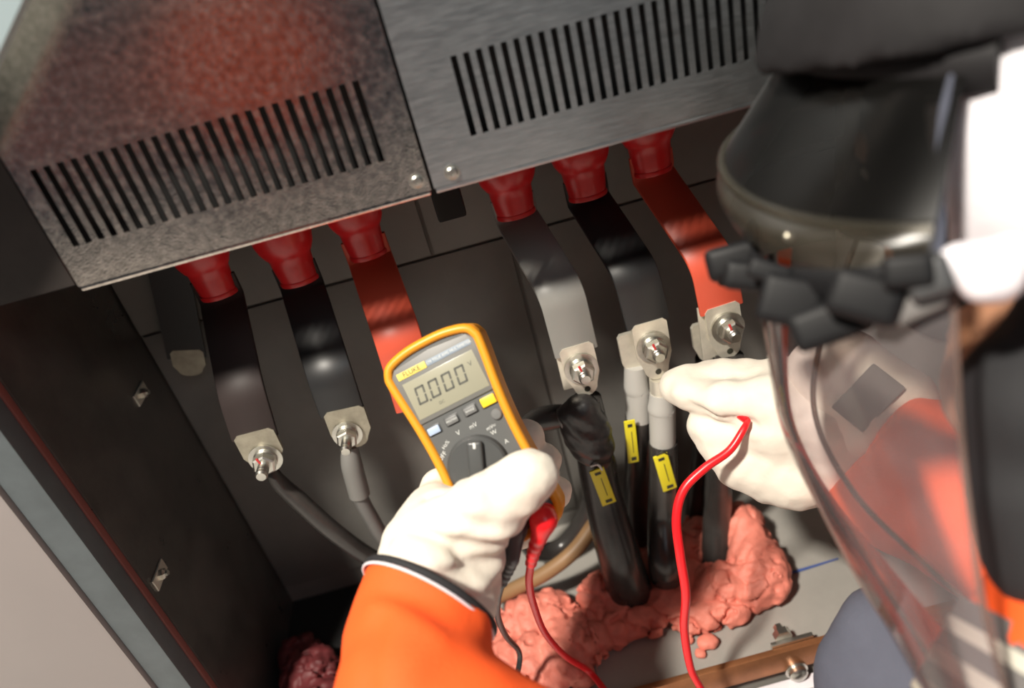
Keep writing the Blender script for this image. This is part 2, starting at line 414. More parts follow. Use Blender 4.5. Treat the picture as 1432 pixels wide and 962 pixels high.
# pale blue stay bar of the opened top flap, slanting across the upper corner
a = PY(43, -12, 0.52); b = PY(-14, 112, 0.52)
d_ = (b - a).normalized(); nrm = Vector((d_.z, 0, -d_.x))
if nrm.x > 0: nrm = -nrm
off = 0.032
tu = (ZTOP - a.z) / -d_.z; tl = max(0.06, (XL - 0.02 - b.x) / d_.x)
stay = sweep_mesh('door_stay', [a - d_ * tu + nrm * off, b + d_ * tl + nrm * off], [(off, 0.006), (off, -0.006), (-off, -0.006), (-off, 0.006)], nrm)
tag(link('door_stay', stay, M_PALEBLUE), 'pale blue sheet metal stay slanting across the cabinet corner', 'bracket')

# dark end strip beside the spangled panel, same plane
XA, XS, XC = PY(112, 405, YP).x, PY(605, 264, YP).x, 0.288
ZP = PY(605, 265, YP).z
struct('trim_3', box_mesh('trim_3', (XL, YP + 0.001, ZP + 0.002), (XA - 0.002, YP + 0.004, ZTOP)), mat('dark_brown_filler_steel', (0.045, 0.038, 0.035, 1), 0.35, 0.4, noise=0.2, nscale=20), 'dark steel filler strip beside the ventilated panel', 'trim')
struct('trim_4', box_mesh('trim_4', (XC + 0.002, YP + 0.001, ZP + 0.002), (XR, YP + 0.004, ZTOP)), M_STEEL_R, 'steel filler strip at the far cabinet side', 'trim')

def vent_panel(name, label, x0, x1, sx0, sx1, n, z0, z1, m, screws):
    root = empty(name, (x0, YP, ZP), label, 'panel')
    th = 0.002; pitch = (sx1 - sx0) / (n - 1); sw = pitch * 0.50; zt = ZTOP - 0.03
    xs = [x0]
    for i in range(n): xs += [sx0 + i * pitch - sw / 2, sx0 + i * pitch + sw / 2]
    xs.append(x1); zz = [ZP, z0, z1, zt]
    bm = bmesh.new(); vg = {}
    def vv(i, j, k):
        key = (i, j, k)
        if key not in vg: vg[key] = bm.verts.new((xs[i], YP + k * th, zz[j]))
        return vg[key]
    solid = lambda i, j: 0 <= i < len(xs) - 1 and 0 <= j < 3 and not (j == 1 and i % 2 == 1)
    for i in range(len(xs) - 1):
        for j in range(3):
            if not solid(i, j): continue
            bm.faces.new((vv(i, j, 0), vv(i + 1, j, 0), vv(i + 1, j + 1, 0), vv(i, j + 1, 0)))
            bm.faces.new((vv(i, j, 1), vv(i + 1, j, 1), vv(i + 1, j + 1, 1), vv(i, j + 1, 1)))
            for (di, dj, e) in ((-1, 0, ((i, j), (i, j + 1))), (1, 0, ((i + 1, j), (i + 1, j + 1))), (0, -1, ((i, j), (i + 1, j))), (0, 1, ((i, j + 1), (i + 1, j + 1)))):
                if not solid(i + di, j + dj):
                    (p, q) = e; bm.faces.new((vv(*p, 0), vv(*q, 0), vv(*q, 1), vv(*p, 1)))
    sh = link('sheet', bm_mesh('sheet', bm), m); reparent(sh, root)
    fl = link('bottom_flange', box_mesh('bottom_flange', (x0 + 0.001, YP - 0.0005, ZP - 0.004), (x1 - 0.001, YP + 0.022, ZP - 0.0001), 0.0012), m); reparent(fl, root)
    for (px, py) in screws:
        p = PY(px, py, YP)
        prof = [(0.0062, 0.0), (0.0062, 0.0008), (0.0048, 0.0009), (0.0047, 0.0026), (0.0036, 0.0036), (0.0016, 0.0038), (0.0014, 0.0024)]
        s = link('screw', lathe_mesh('screw', prof, 24), M_ZINC); place(s, (p.x, YP, p.z), (0, -1, 0)); bpy.context.view_layer.update()
        mw = s.matrix_world.copy(); s.parent = root; s.matrix_parent_inverse = Matrix.Translation(root.location).inverted(); s.matrix_basis = mw
    return root
zs0 = PY(535, 226, YP).z; zs1 = PY(508, 110, YP).z
vent_panel('vent_panel', 'mottled galvanised panel with slots, reflecting an orange glow', XA, XS - 0.0012, PY(108, 345, YP).x, PY(533, 224, YP).x, 25, zs0, zs1, M_STEEL_L, [(583, 253)])
zs0 = PY(662, 190, YP).z; zs1 = PY(648, 74, YP).z
vent_panel('vent_panel', 'smooth bluish steel panel with slots above the orange-red busbar', XS + 0.0012, XC, PY(663, 190, YP).x, PY(1095, 75, YP).x, 27, zs0, zs1, M_STEEL_R, [(632, 241)])
# black duct body behind the panels that carries the boots
tag(link('bus_duct', box_mesh('bus_duct', (XL + 0.01, YP + 0.02, ZP + 0.02), (XR - 0.01, YB - 0.008, ZTOP - 0.05), 0.004), M_DARKHOLE), 'black busbar duct behind the slotted panels', 'duct', kind='structure')
p = PY(627, 280, 0.70)
blk = link('cable_clip', box_mesh('cable_clip', (p.x - 0.014, 0.675, p.z - 0.012), (p.x + 0.014, 0.705, ZP + 0.022), 0.003), M_BLACKPLASTIC)
tag(blk, 'small black plastic clip under the panel seam', 'clip')

# spring nuts on the dark side wall
for (px, py) in ((196, 551), (222, 804)):
    q = PX_(px, py, XL)
    r0 = empty('wall_nut', (XL, q.y, q.z), 'small brass-coloured square nut on the dark side wall, ' + ('higher one' if py < 700 else 'lower one'), 'nut', 'nuts on the side wall')
    link('plate', box_mesh('plate', (0.0, -0.016, -0.007), (0.002, 0.016, 0.007), 0.0006), M_TIN, r0)
    o = link('nut', lathe_mesh('nut', [(0.006, 0.002), (0.006, 0.006), (0.004, 0.0075), (0.003, 0.0075), (0.003, 0.010)], 6), M_ZINC, r0); o.rotation_euler = (0, math.pi / 2, 0)

# ================================================================== BUSBARS, BOOTS, BOLTS
def boot(label, px, py, wtop, y=0.735, lean=0.0):
    b = PY(px, py, y)
    H = (ZP + 0.02) - b.z + 0.0
    s = wtop
    root = empty('busbar_boot', (b.x, b.y, b.z), label, 'insulator', 'red rubber boots under the panels')
    prof = [(0.60, 0.0), (0.64, 0.004), (0.66, 0.010), (0.70, 0.022), (0.72, 0.030), (0.80, 0.033), (0.92, 0.040), (1.0, 0.050), (1.0, 0.062), (0.93, 0.064), (0.93, 0.068), (1.03, 0.071), (1.03, max(0.078, H))]
    o = link('skirt', lathe_mesh('skirt', [(r * s, z) for r, z in prof[:10]], 40, 1.0, 0.72), M_BOOT, root)
    link('collar', lathe_mesh('collar', [(0.95 * s, 0.0615), (1.04 * s, 0.064), (1.05 * s, max(0.078, H))], 40, 1.0, 0.72), M_BOOT, root)
    link('lower_lip', lathe_mesh('lower_lip', [(0.55 * s, -0.0005), (0.66 * s, -0.0005), (0.68 * s, 0.002), (0.66 * s, 0.0045), (0.55 * s, 0.0045)], 40, 1.0, 0.72), M_BOOT, root)
    return b
def busbar(name, label, bpt, ctrl, wdt, m, end_vis=True, group='insulated flexible busbars', steep=None):
    """ctrl: (bend px,py), (end px,py) on the plane y = 0.65"""
    (bx, by), (ex, ey) = ctrl
    B = PY(bx, by, 0.650); E = PY(ex, ey, 0.650)
    A = Vector((bpt.x, bpt.y, bpt.z + 0.02)); A1 = Vector((bpt.x, bpt.y, bpt.z - 0.004))
    # rounded knee
    dirin = (B - A1).normalized(); dout = (E - B).normalized()
    pts = [A, A1]
    k0 = A1 + (B - A1) * 0.06 + Vector((0, 0, -0.006)); pts.append(k0)
    r = 0.020
    s0 = B - dirin * r; s1 = B + dout * r
    n = 7
    path = [A, A + (A1 - A) * 0.6, A1]
    path += [A1 + (s0 - A1) * t for t in (0.12, 0.3, 0.6)]
    for i in range(n + 1):
        t = i / n; path.append(s0 * (1 - t) ** 2 + B * 2 * t * (1 - t) + s1 * t * t)
    path.append(E)
    th = 0.0048; c = 0.0012; hw = wdt / 2
    sec = [(hw, -th / 2 + c), (hw, th / 2 - c), (hw - c, th / 2), (-hw + c, th / 2), (-hw, th / 2 - c), (-hw, -th / 2 + c), (-hw + c, -th / 2), (hw - c, -th / 2)]
    root = empty(name, tuple(E), label, 'busbar', group)
    o = link('insulation', sweep_mesh('insulation', path, sec, (1, 0, 0.0)), m); reparent(o, root)
    return root, E, dout
def bolt_set(origin, normal, label, s=1.0, redmark=True, long=0.016):
    """washer, spring washer, hex nut and stud end pointing to the viewer"""
    root = empty('bolt', tuple(origin), label, 'bolt', 'busbar bolts')
    z = Vector(normal).normalized(); x = Vector((1, 0, 0.25)); x = (x - z * x.dot(z)).normalized(); y = z.cross(x)
    root.rotation_euler = Matrix((x, y, z)).transposed().to_euler()
    link('washer', lathe_mesh('washer', [(0.0178 * s, 0), (0.0178 * s, 0.0028 * s), (0.008 * s, 0.0030 * s)], 32), M_ZINC, root)
    link('spring_washer', lathe_mesh('spring_washer', [(0.0122 * s, 0.0030 * s), (0.0128 * s, 0.0046 * s), (0.0118 * s, 0.0062 * s), (0.006 * s, 0.0062 * s)], 28), M_ZINC, root)
    link('nut', lathe_mesh('nut', [(0.0112 * s, 0.0063 * s), (0.0128 * s, 0.0072 * s), (0.0128 * s, 0.0145 * s), (0.0108 * s, 0.0158 * s), (0.006 * s, 0.0158 * s)], 6, angle=25), M_ZINC, root)
    L = 0.0158 * s + long * 0.5
    st = link('stud', lathe_mesh('stud', [(0.0062 * s, 0.0150 * s), (0.0064 * s, L * 0.8), (0.0060 * s, L * 0.82), (0.0064 * s, L * 0.88), (0.0060 * s, L * 0.92), (0.0064 * s, L * 0.96), (0.0050 * s, L + 0.0012), (0.003 * s, L + 0.0010)], 20), M_ZINC, root)
    if redmark:
        link('paint_mark', box_mesh('paint_mark', (-0.0012, 0.001, 0.0146 * s), (0.0012, 0.0125 * s, 0.0163 * s), 0.0003), M_REDINK, root)
    return root
def lug(parent, top, down, normal, wdt, length, m=M_TIN, hole=True, barrel=None, back=0.0):
    """flat tongue with a rounded lower end and inspection hole, growing into a barrel; world placed"""
    z = Vector(normal).normalized(); y = -(Vector(down) - z * Vector(down).dot(z)).normalized(); x = y.cross(z)
    hw = wdt / 2; out = [(-hw, 0.0), (-hw, -length * 0.55)]
    for i in range(0, 9):
        a_ = math.pi + math.pi * i / 8
        out.append((hw * 0.72 * math.cos(a_), -length * 0.78 + 0.22 * length * math.sin(a_) * 1.0))
    out += [(hw, -length * 0.55), (hw, 0.0), (hw * 0.8, 0.004), (-hw * 0.8, 0.004)]
    me = prism_mesh('lug', out[::-1], -0.005, 0.0, 0.0)
    mw = Matrix(((x.x, y.x, z.x, top[0]), (x.y, y.y, z.y, top[1]), (x.z, y.z, z.z, top[2]), (0, 0, 0, 1)))
    me.transform(mw)
    o = link('lug', me, m); reparent(o, parent)
    if hole:
        h = lathe_mesh('sight_hole', [(0.0034, -0.0002), (0.0034, 0.0004), (0.0026, 0.0005)], 16); h.transform(mw @ Matrix.Translation((0.001, -length * 0.86, 0)))
        link('sight_hole', h, M_INK, o).matrix_parent_inverse = o.matrix_parent_inverse.copy()
        o.children[0].matrix_parent_inverse = Matrix.Identity(4)
    return o

NV = Vector((0, -1, 0))
BARS = {}
spec = [
 # key, boot label, boot px, bar label, bend, end, width, mat
 ('brown', 'red rubber boot over the brown-grey busbar', (308, 412), 0.030, 'brown-grey busbar ending at the thin black cable beside the side wall', (337, 548), (357, 612), M_BAR_BROWN, 0.047),
 ('black_l', 'red rubber boot over the black busbar that feeds the thin grey cable', (420, 393), 0.031, 'black busbar ending at the thin grey cable', (461, 524), (479, 578), M_BAR_BLACK, 0.046),
 ('red_l', 'red rubber boot over the red busbar behind the multimeter', (516, 357), 0.030, 'dark red busbar running down behind the multimeter', (556, 470), (585, 570), M_BAR_RED, 0.047),
 ('grey', 'red rubber boot over the plain grey busbar', (722, 300), 0.0315, 'grey busbar with a lit knee above the taped cable', (785, 408), (806, 492), M_BAR_GREY, 0.046),
 ('black_r', 'red rubber boot over the black busbar that feeds the pair of grey-sleeved cables', (822, 274), 0.0315, 'black busbar with a glossy knee above the pair of grey-sleeved cables', (889, 380), (906, 452), M_BAR_BLACK, 0.046),
 ('red_r', 'red rubber boot over the orange-red busbar beside the face shield', (913, 240), 0.031, 'orange-red busbar with a bright knee beside the face shield', (997, 366), (1009, 432), M_BAR_RED, 0.046),
]
for key, bl, (bx, by), bw, label, bend, end, m, wdt in spec:
    b = boot(bl, bx, by, bw)
    BARS[key] = busbar('busbar', label, b, (bend, end), wdt, m)

# ================================================================== LUGS, BOLTS AND CABLES
YLUG = 0.6465
def fore(px, py, dy=0.0): return PY(px, py, YLUG + dy)
def sub(o, root):
    reparent(o, root); return o
def tagplate(parent, px, py, px2, py2, wpx, y, m=M_TAG):
    """yellow plastic marker lying on a cable, from its upper to its lower end"""
    a_ = PY(px, py, y); b_ = PY(px2, py2, y); L = (b_ - a_).length; d = (b_ - a_).normalized()
    yv = -d; z = Vector((0.0, -1, 0.25)); z = (z - yv * z.dot(yv)).normalized(); x = yv.cross(z)
    c = (a_ + b_) / 2; mw = Matrix(((x.x, yv.x, z.x, c.x), (x.y, yv.y, z.y, c.y), (x.z, yv.z, z.z, c.z), (0, 0, 0, 1)))
    me = box_mesh('tag', (-wpx / 2, -L / 2, -0.0012), (wpx / 2, L / 2, 0.0012), 0.0008); me.transform(mw)
    o = sub(link('tag', me, m), parent)
    for (x0, y0, x1, y1) in ((-0.18, -0.44, 0.28, -0.36), (-0.22, 0.36, 0.2, 0.43), (0.05, -0.25, 0.10, 0.25)):
        s_ = box_mesh('tag_slot', (x0 * wpx, y0 * L, 0.0008), (x1 * wpx, y1 * L, 0.0016)); s_.transform(mw)
        k = link('tag_slot', s_, M_INK); k.parent = o
    return o

# --- taped single cable under the grey busbar
c1 = empty('power_cable', tuple(PZ(880, 835, ZB)), 'thick black power cable with a taped top and one yellow tag, under the grey busbar', 'cable')
top = fore(806, 488); dn = (fore(826, 566) - top).normalized()
lug(c1, top, dn, NV, 0.036, 0.060)
sub(link('rear_tongue', box_mesh('rear_tongue', (top.x - 0.022, 0.6525, top.z - 0.05), (top.x + 0.014, 0.656, top.z + 0.004), 0.001), M_TIN), c1)
bc = fore(812, 514); bolt_set((bc.x, YLUG - 0.0002, bc.z), NV, 'zinc bolt with a red paint stroke under the grey busbar')
J = [PY(820, 556, 0.650), PY(828, 610, 0.648), PY(842, 690, 0.642), PZ(866, 778, ZB + 0.10), PZ(884, 836, ZB + 0.015)]
sub(link('jacket', tube_mesh('jacket', J, [0.016, 0.0205, 0.0220, 0.026, 0.028], 8, 24), M_CABLE), c1)
T = [PY(812, 572, 0.640), PY(824, 590, 0.638), PY(832, 625, 0.638), PY(837, 660, 0.640)]
sub(link('tape_wrap', sdf_mesh('tape_wrap', union([cap(PY(815, 574, 0.640), PY(826, 622, 0.640), 0.019, 0.023), cap(PY(828, 600, 0.638), PY(846, 668, 0.646), 0.018, 0.015), cap(PY(796, 580, 0.642), PY(806, 612, 0.642), 0.012, 0.012)], 0.012), 0.0025,
    lambda P: 0.0035 * (vnoise(P, 70, 3) - 0.5) + 0.0007 * np.sin(P[:, 2] * 260 + P[:, 0] * 160 + 6 * vnoise(P, 30, 9))), M_TAPE), c1)
tagplate(c1, 834, 656, 852, 704, 0.0165, 0.618)
lp = [PY(826, 652, 0.618), PY(836, 650, 0.613), PY(842, 657, 0.615)]
sub(link('tag_tie', tube_mesh('tag_tie', lp, 0.0012, 6, 8), M_WHITEINK), c1)
# --- black branch that loops out behind the meter, and a tan cable beside it
L1 = [PY(806, 583, 0.652), PY(775, 583, 0.66), PY(742, 596, 0.675), PY(724, 640, 0.69), PY(722, 700, 0.70), PY(742, 765, 0.715), PY(785, 765, 0.725), PY(822, 716, 0.73), PY(836, 650, 0.73)]
br = empty('branch_cable', tuple(L1[0]), 'black taped branch cable looping behind the multimeter', 'cable')
sub(link('jacket', tube_mesh('jacket', L1, [0.012, 0.0145, 0.013, 0.013, 0.013, 0.013, 0.013], 8, 18), M_CABLE), br)
sub(link('grey_joint', tube_mesh('grey_joint', [PY(812, 580, 0.647), PY(797, 582, 0.645), PY(784, 586, 0.647)], [0.010, 0.0135, 0.012], 6, 18), M_CABLE_GREY), br)
TN = [PZ(690, 838, ZB + 0.03), PZ(722, 822, ZB + 0.05), PZ(765, 800, ZB + 0.07), PZ(805, 768, ZB + 0.09), PZ(838, 722, ZB + 0.11)]
tag(link('tan_cable', tube_mesh('tan_cable', TN, 0.0095, 8, 16), M_CABLE_TAN), 'tan brown cable curving up behind the taped cable', 'cable')

# --- pair of cables under the black busbar
top = fore(908, 455); dn = (fore(924, 545) - top).normalized()
c2 = empty('power_cable', tuple(PZ(918, 818, ZB)), 'grey-sleeved black cable with a whole yellow tag, touched by the probe tip', 'cable')
lug(c2, top, dn, NV, 0.037, 0.068)
bc = fore(913, 484); bolt_set((bc.x, YLUG - 0.0002, bc.z), NV, 'zinc bolt under the black busbar where the probe tip touches')
S2 = [PY(924, 536, 0.648), PY(926, 552, 0.646)]
sub(link('barrel', tube_mesh('barrel', [PY(922, 528, 0.650), PY(926, 560, 0.648)], [0.011, 0.0125], 4, 20), M_TIN), c2)
sub(link('sleeve', tube_mesh('sleeve', [PY(925, 549, 0.648), PY(925, 562, 0.647), PY(925, 572, 0.647), PY(926, 576, 0.647), PY(927, 626, 0.646)], [0.0128, 0.0135, 0.0150, 0.0152, 0.0145, 0.0145], 6, 24), M_SLEEVE), c2)
J = [PY(927, 618, 0.646), PY(928, 660, 0.645), PY(926, 720, 0.645), PZ(930, 786, ZB + 0.08), PZ(934, 812, ZB + 0.02)]
sub(link('jacket', tube_mesh('jacket', J, [0.0160, 0.0165, 0.0175, 0.020, 0.021], 8, 24), M_CABLE), c2)
tagplate(c2, 923, 636, 937, 684, 0.0165, 0.626)
sub(link('tag_tie', tube_mesh('tag_tie', [PY(915, 641, 0.628), PY(926, 632, 0.624), PY(936, 637, 0.627)], 0.001, 6, 8), M_INK), c2)
c3 = empty('power_cable', tuple(PZ(885, 815, ZB)), 'grey-sleeved black cable with a half-hidden yellow tag, behind the probed cable', 'cable')
lug(c3, PY(884, 470, 0.668), dn, NV, 0.032, 0.058, hole=False)
sub(link('sleeve', tube_mesh('sleeve', [PY(889, 510, 0.672), PY(891, 540, 0.672), PY(893, 548, 0.672), PY(894, 588, 0.672)], [0.0125, 0.015, 0.0150, 0.0148], 6, 20), M_SLEEVE), c3)
J = [PY(894, 582, 0.672), PY(893, 640, 0.685), PY(891, 700, 0.700), PZ(897, 758, ZB + 0.03)]
sub(link('jacket', tube_mesh('jacket', J, [0.0158, 0.0165, 0.017, 0.018], 8, 20), M_CABLE), c3)
tagplate(c3, 880, 588, 886, 646, 0.0125, 0.652)
# --- cable under the orange-red busbar
top = fore(1010, 432); dn = (fore(1021, 500) - top).normalized()
c4 = empty('power_cable', tuple(PZ(1000, 785, ZB)), 'black power cable dropping from under the gloved hand into the putty', 'cable')
lug(c4, top, dn, NV, 0.037, 0.062)
sub(link('rear_tongue', box_mesh('rear_tongue', (top.x - 0.024, 0.6525, top.z - 0.06), (top.x + 0.008, 0.656, top.z + 0.004), 0.001), M_TIN), c4)
bc = fore(1017, 457); bolt_set((bc.x, YLUG - 0.0002, bc.z), NV, 'zinc bolt with a red paint stroke under the orange-red busbar')
J = [PY(1020, 496, 0.650), PY(1016, 560, 0.652), PY(1008, 640, 0.655), PZ(1003, 720, ZB + 0.07), PZ(1001, 792, ZB + 0.01)]
sub(link('jacket', tube_mesh('jacket', J, [0.0150, 0.0165, 0.0165, 0.0175, 0.019], 8, 24), M_CABLE), c4)
c5 = empty('power_cable', tuple(PZ(978, 770, ZB)), 'black power cable standing in shade behind the cable under the gloved hand', 'cable')
J = [PY(990, 500, 0.700), PY(988, 600, 0.71), PZ(974, 728, ZB + 0.02)]
sub(link('jacket', tube_mesh('jacket', J, [0.0145, 0.0155, 0.016], 10, 20), M_CABLE), c5)
lug(c5, PY(986, 456, 0.672), (0, 0, -1), NV, 0.030, 0.045, hole=False)

# --- thin cables at the left busbars
s1 = fore(355, 609); d1 = (fore(385, 668) - s1).normalized()
t1 = empty('thin_cable', tuple(s1), 'thin black cable leaving the brown-grey busbar and passing behind the glove', 'cable')
lug(t1, s1, d1, NV, 0.042, 0.046, M_TINSHADE, hole=False)
bc = fore(372, 640); bolt_set((bc.x, YLUG - 0.0002, bc.z), NV, 'zinc bolt under the brown-grey busbar', 0.98, True, 0.03)
J = [PY(378, 655, 0.648), PY(392, 676, 0.645), PY(420, 702, 0.64), PY(465, 742, 0.635), PY(515, 778, 0.64), PY(580, 812, 0.65), PZ(648, 872, ZB + 0.012)]
sub(link('jacket', tube_mesh('jacket', J, [0.006, 0.009, 0.0105, 0.0105, 0.0105, 0.0105, 0.0105], 8, 16), M_CABLE), t1)
s2 = fore(481, 577); d2 = (fore(500, 630) - s2).normalized()
t2 = empty('thin_cable', tuple(s2), 'thin grey cable leaving the black busbar and passing behind the glove', 'cable')
lug(t2, s2, d2, NV, 0.042, 0.046, M_TINSHADE, hole=False)
bc = fore(486, 606); bolt_set((bc.x, YLUG - 0.0002, bc.z), NV, 'zinc bolt under the black busbar that feeds the thin grey cable', 0.88, False, 0.034)
J = [PY(496, 662, 0.643), PY(502, 690, 0.642), PY(518, 722, 0.643), PY(546, 762, 0.65), PY(600, 790, 0.68), PZ(660, 790, ZB + 0.02)]
sub(link('jacket', tube_mesh('jacket', J, 0.0085, 8, 16), M_CABLE_GREY), t2)
sub(link('sleeve', tube_mesh('sleeve', [PY(489, 625, 0.650), PY(492, 650, 0.645), PY(503, 692, 0.642)], [0.009, 0.0115, 0.0115], 8, 18), mat('shaded_grey_heat_shrink', (0.17, 0.165, 0.155, 1), 0.5)), t2)  # darker copy of the grey heat shrink, left-side shade in its colour
# --- dark spare bar end behind, on the back plate
q = PY(255, 430, 0.775)
sp = empty('spare_busbar', tuple(q), 'short black busbar end in the dark corner by the side wall', 'busbar')
a_ = PY(238, 388, 0.775); b_ = PY(262, 500, 0.775)
sub(link('insulation', sweep_mesh('insulation', [a_ + (a_ - b_) * 0.6, a_, b_], [(0.021, -0.0025), (0.021, 0.0025), (-0.021, 0.0025), (-0.021, -0.0025)], (1, 0, 0)), M_BAR_BLACK), sp)
lug(sp, PY(261, 494, 0.772), (b_ - a_), NV, 0.036, 0.030, M_TINSHADE, hole=False)

# ================================================================== COPPER BAR AND BLUE WIRE AT THE FRONT
y_c = 0.504
cb0 = PY(1060, 930, y_c)
cb = empty('copper_bar', (0.2, y_c, ZB), 'brown copper earth bar with a bolt along the front of the base plate', 'busbar')
zt = PY(1065, 921, y_c).z
sub(link('bar', box_mesh('bar', (-0.02, y_c, zt - 0.034), (XR - 0.02, y_c + 0.0075, zt), 0.0008), M_COPPER), cb)
q = PY(1113, 936, y_c)
hb = link('bolt_head', lathe_mesh('bolt_head', [(0.013, 0.0), (0.013, 0.002), (0.0105, 0.0022), (0.0105, 0.008), (0.008, 0.0105), (0.003, 0.0115)], 28), M_ZINC); place(hb, (q.x, y_c, q.z), (0, -1, 0)); bpy.context.view_layer.update()
mw = hb.matrix_world.copy(); hb.parent = cb; hb.matrix_parent_inverse = Matrix.Translation(cb.location).inverted(); hb.matrix_basis = mw
sub(link('rear_plate', box_mesh('rear_plate', (q.x - 0.022, y_c + 0.0078, zt - 0.006), (q.x + 0.026, y_c + 0.013, zt + 0.004), 0.0008), M_ZINC), cb)
hn = link('rear_nut', lathe_mesh('rear_nut', [(0.010, 0.0), (0.010, 0.008), (0.0055, 0.0085), (0.0055, 0.016)], 6, angle=25), M_ZINC); place(hn, (q.x - 0.006, y_c + 0.013, zt + 0.006), (0, 1, 0)); bpy.context.view_layer.update()
mw = hn.matrix_world.copy(); hn.parent = cb; hn.matrix_parent_inverse = Matrix.Translation(cb.location).inverted(); hn.matrix_basis = mw
W = [PZ(1062, 815, ZB + 0.006), PZ(1085, 806, ZB + 0.0025), PZ(1120, 797, ZB + 0.0015), PZ(1172, 781, ZB + 0.0012)]
tag(link('blue_wire', tube_mesh('blue_wire', W, [0.0026, 0.0026, 0.0018, 0.0010], 8, 10), M_BLUEWIRE), 'thin blue wire end sticking out of the putty across the base plate', 'wire')

# ================================================================== PINK PUTTY
def putty(name, label, pieces, seed, h=0.0028, amp=1.0, stri=None, k=0.010, m=None):
    """pieces: (px, py, z above base, rx, ry, rz)"""
    prims = []
    for (px, py, dz, rx, ry, rz) in pieces:
        c = PZ(px, py, ZB + dz); prims.append(ell(c, (rx, ry, rz)))
    f0 = union(prims, k)
    f = plane_cut(f0, (0, 0, ZB + 0.0005), (0, 0, -1))
    lo, hi = np.array(f.lo), np.array(f.hi)
    rg = np.random.default_rng(seed); cells = lo + (hi - lo) * rg.random((int(np.prod((hi - lo) / 0.025)) + 6, 3))
    def disp(P):
        d1 = np.full(len(P), 9.0); d2 = np.full(len(P), 9.0)
        Q = P + 0.008 * (np.stack([vnoise(P, 60, 1), vnoise(P, 60, 2), vnoise(P, 60, 3)], 1) - 0.5)
        for c in cells:
            d = np.linalg.norm(Q - c, axis=1); d2 = np.where(d < d1, d1, np.minimum(d2, d)); d1 = np.minimum(d1, d)
        crack = np.clip(1 - (d2 - d1) / 0.0045, 0, 1)
        r = amp * (0.0095 * crack * (vnoise(P, 24, 6) > 0.45) + 0.0055 * (vnoise(P, 48, 4) - 0.5) + 0.0055 * (vnoise(P, 130, 5) - 0.5) + 0.004 * (vnoise(P, 75, 15) > 0.72))
        if stri is not None:
            v = np.array(stri[:3]); r = r + stri[3] * np.maximum(0, np.sin((P @ v) * stri[4] + 3 * vnoise(P, 30, 8)))
        r[P[:, 2] < ZB + 0.002] = np.maximum(r[P[:, 2] < ZB + 0.002], 0)
        return r
    o = link(name, sdf_mesh(name, f, h, disp, 0.015), m or M_PUTTY)
    return tag(o, label, 'putty', 'lumps of pink fire-stop putty')
putty('putty_mass', 'large ridged pink putty mass under the red lead and meter', [(752, 868, 0.020, 0.055, 0.040, 0.030), (805, 895, 0.020, 0.045, 0.038, 0.028), (745, 925, 0.022, 0.060, 0.040, 0.030), (700, 905, 0.015, 0.045, 0.05, 0.024), (712, 965, 0.020, 0.055, 0.036, 0.026), (790, 940, 0.016, 0.045, 0.026, 0.022), (830, 905, 0.012, 0.022, 0.022, 0.018)], 11, amp=1.15, stri=(0.75, 0.0, 0.66, 0.004, 260))
putty('putty_lump', 'crumbled pink putty lump packed around the foot of the taped cable', [(846, 832, 0.025, 0.034, 0.028, 0.034), (880, 868, 0.014, 0.040, 0.022, 0.024), (908, 870, 0.012, 0.026, 0.022, 0.018), (862, 888, 0.010, 0.020, 0.018, 0.014)], 12, amp=1.2)
putty('putty_lump', 'smooth rounded pink putty lump pressed behind the hanging red lead', [(938, 838, 0.020, 0.032, 0.028, 0.026), (962, 815, 0.020, 0.030, 0.03, 0.028), (920, 800, 0.02, 0.03, 0.03, 0.03)], 13, amp=0.5)
putty('putty_lump', 'big fist-shaped pink putty lump beside the blue wire', [(1060, 790, 0.026, 0.036, 0.055, 0.036), (1040, 745, 0.032, 0.030, 0.036, 0.044), (1004, 822, 0.022, 0.040, 0.032, 0.032), (1046, 828, 0.018, 0.030, 0.026, 0.026)], 14, amp=0.55, stri=(-0.5, 0.8, 0, 0.0022, 420))
putty('putty_lump', 'cracked flat pink putty lump in front of the fist-shaped lump', [(985, 862, 0.012, 0.040, 0.024, 0.022), (1022, 852, 0.012, 0.026, 0.022, 0.022), (955, 868, 0.010, 0.024, 0.018, 0.016)], 15, amp=1.1)
putty('putty_lump', 'dark pink putty lump in shade behind the standing cables', [(955, 770, 0.02, 0.035, 0.03, 0.03), (905, 795, 0.015, 0.04, 0.03, 0.025), (985, 742, 0.02, 0.03, 0.03, 0.028)], 16, amp=0.8)
putty('putty_lump', 'pink putty lump coloured dark red for shade, in the dark corner', [(436, 945, 0.020, 0.040, 0.040, 0.030), (420, 915, 0.015, 0.03, 0.03, 0.025), (455, 985, 0.02, 0.04, 0.03, 0.03)], 17, amp=1.0, m=mat('shaded_pink_putty', (0.11, 0.016, 0.018, 1), 0.6, noise=0.3, nscale=30))  # pink putty in the dark corner, its shade put into the colour
for (px, py, r, tx) in ((990, 898, 0.010, 'round pink putty crumb, largest of the loose ones on the base plate'), (964, 896, 0.0055, 'tiny pink putty crumb beside the hanging red lead'), (979, 914, 0.006, 'small pink putty crumb farthest from the putty lumps')):
    c = PZ(px, py, ZB + r * 0.7)
    f = plane_cut(ell(c, (r * 1.2, r, r * 0.8)), (0, 0, ZB + 0.0003), (0, 0, -1))
    tag(link('putty_crumb', sdf_mesh('putty_crumb', f, 0.0016, lambda P: 0.004 * (vnoise(P, 150, 4) - 0.5), 0.01), M_PUTTY), tx, 'putty', 'loose putty crumbs')

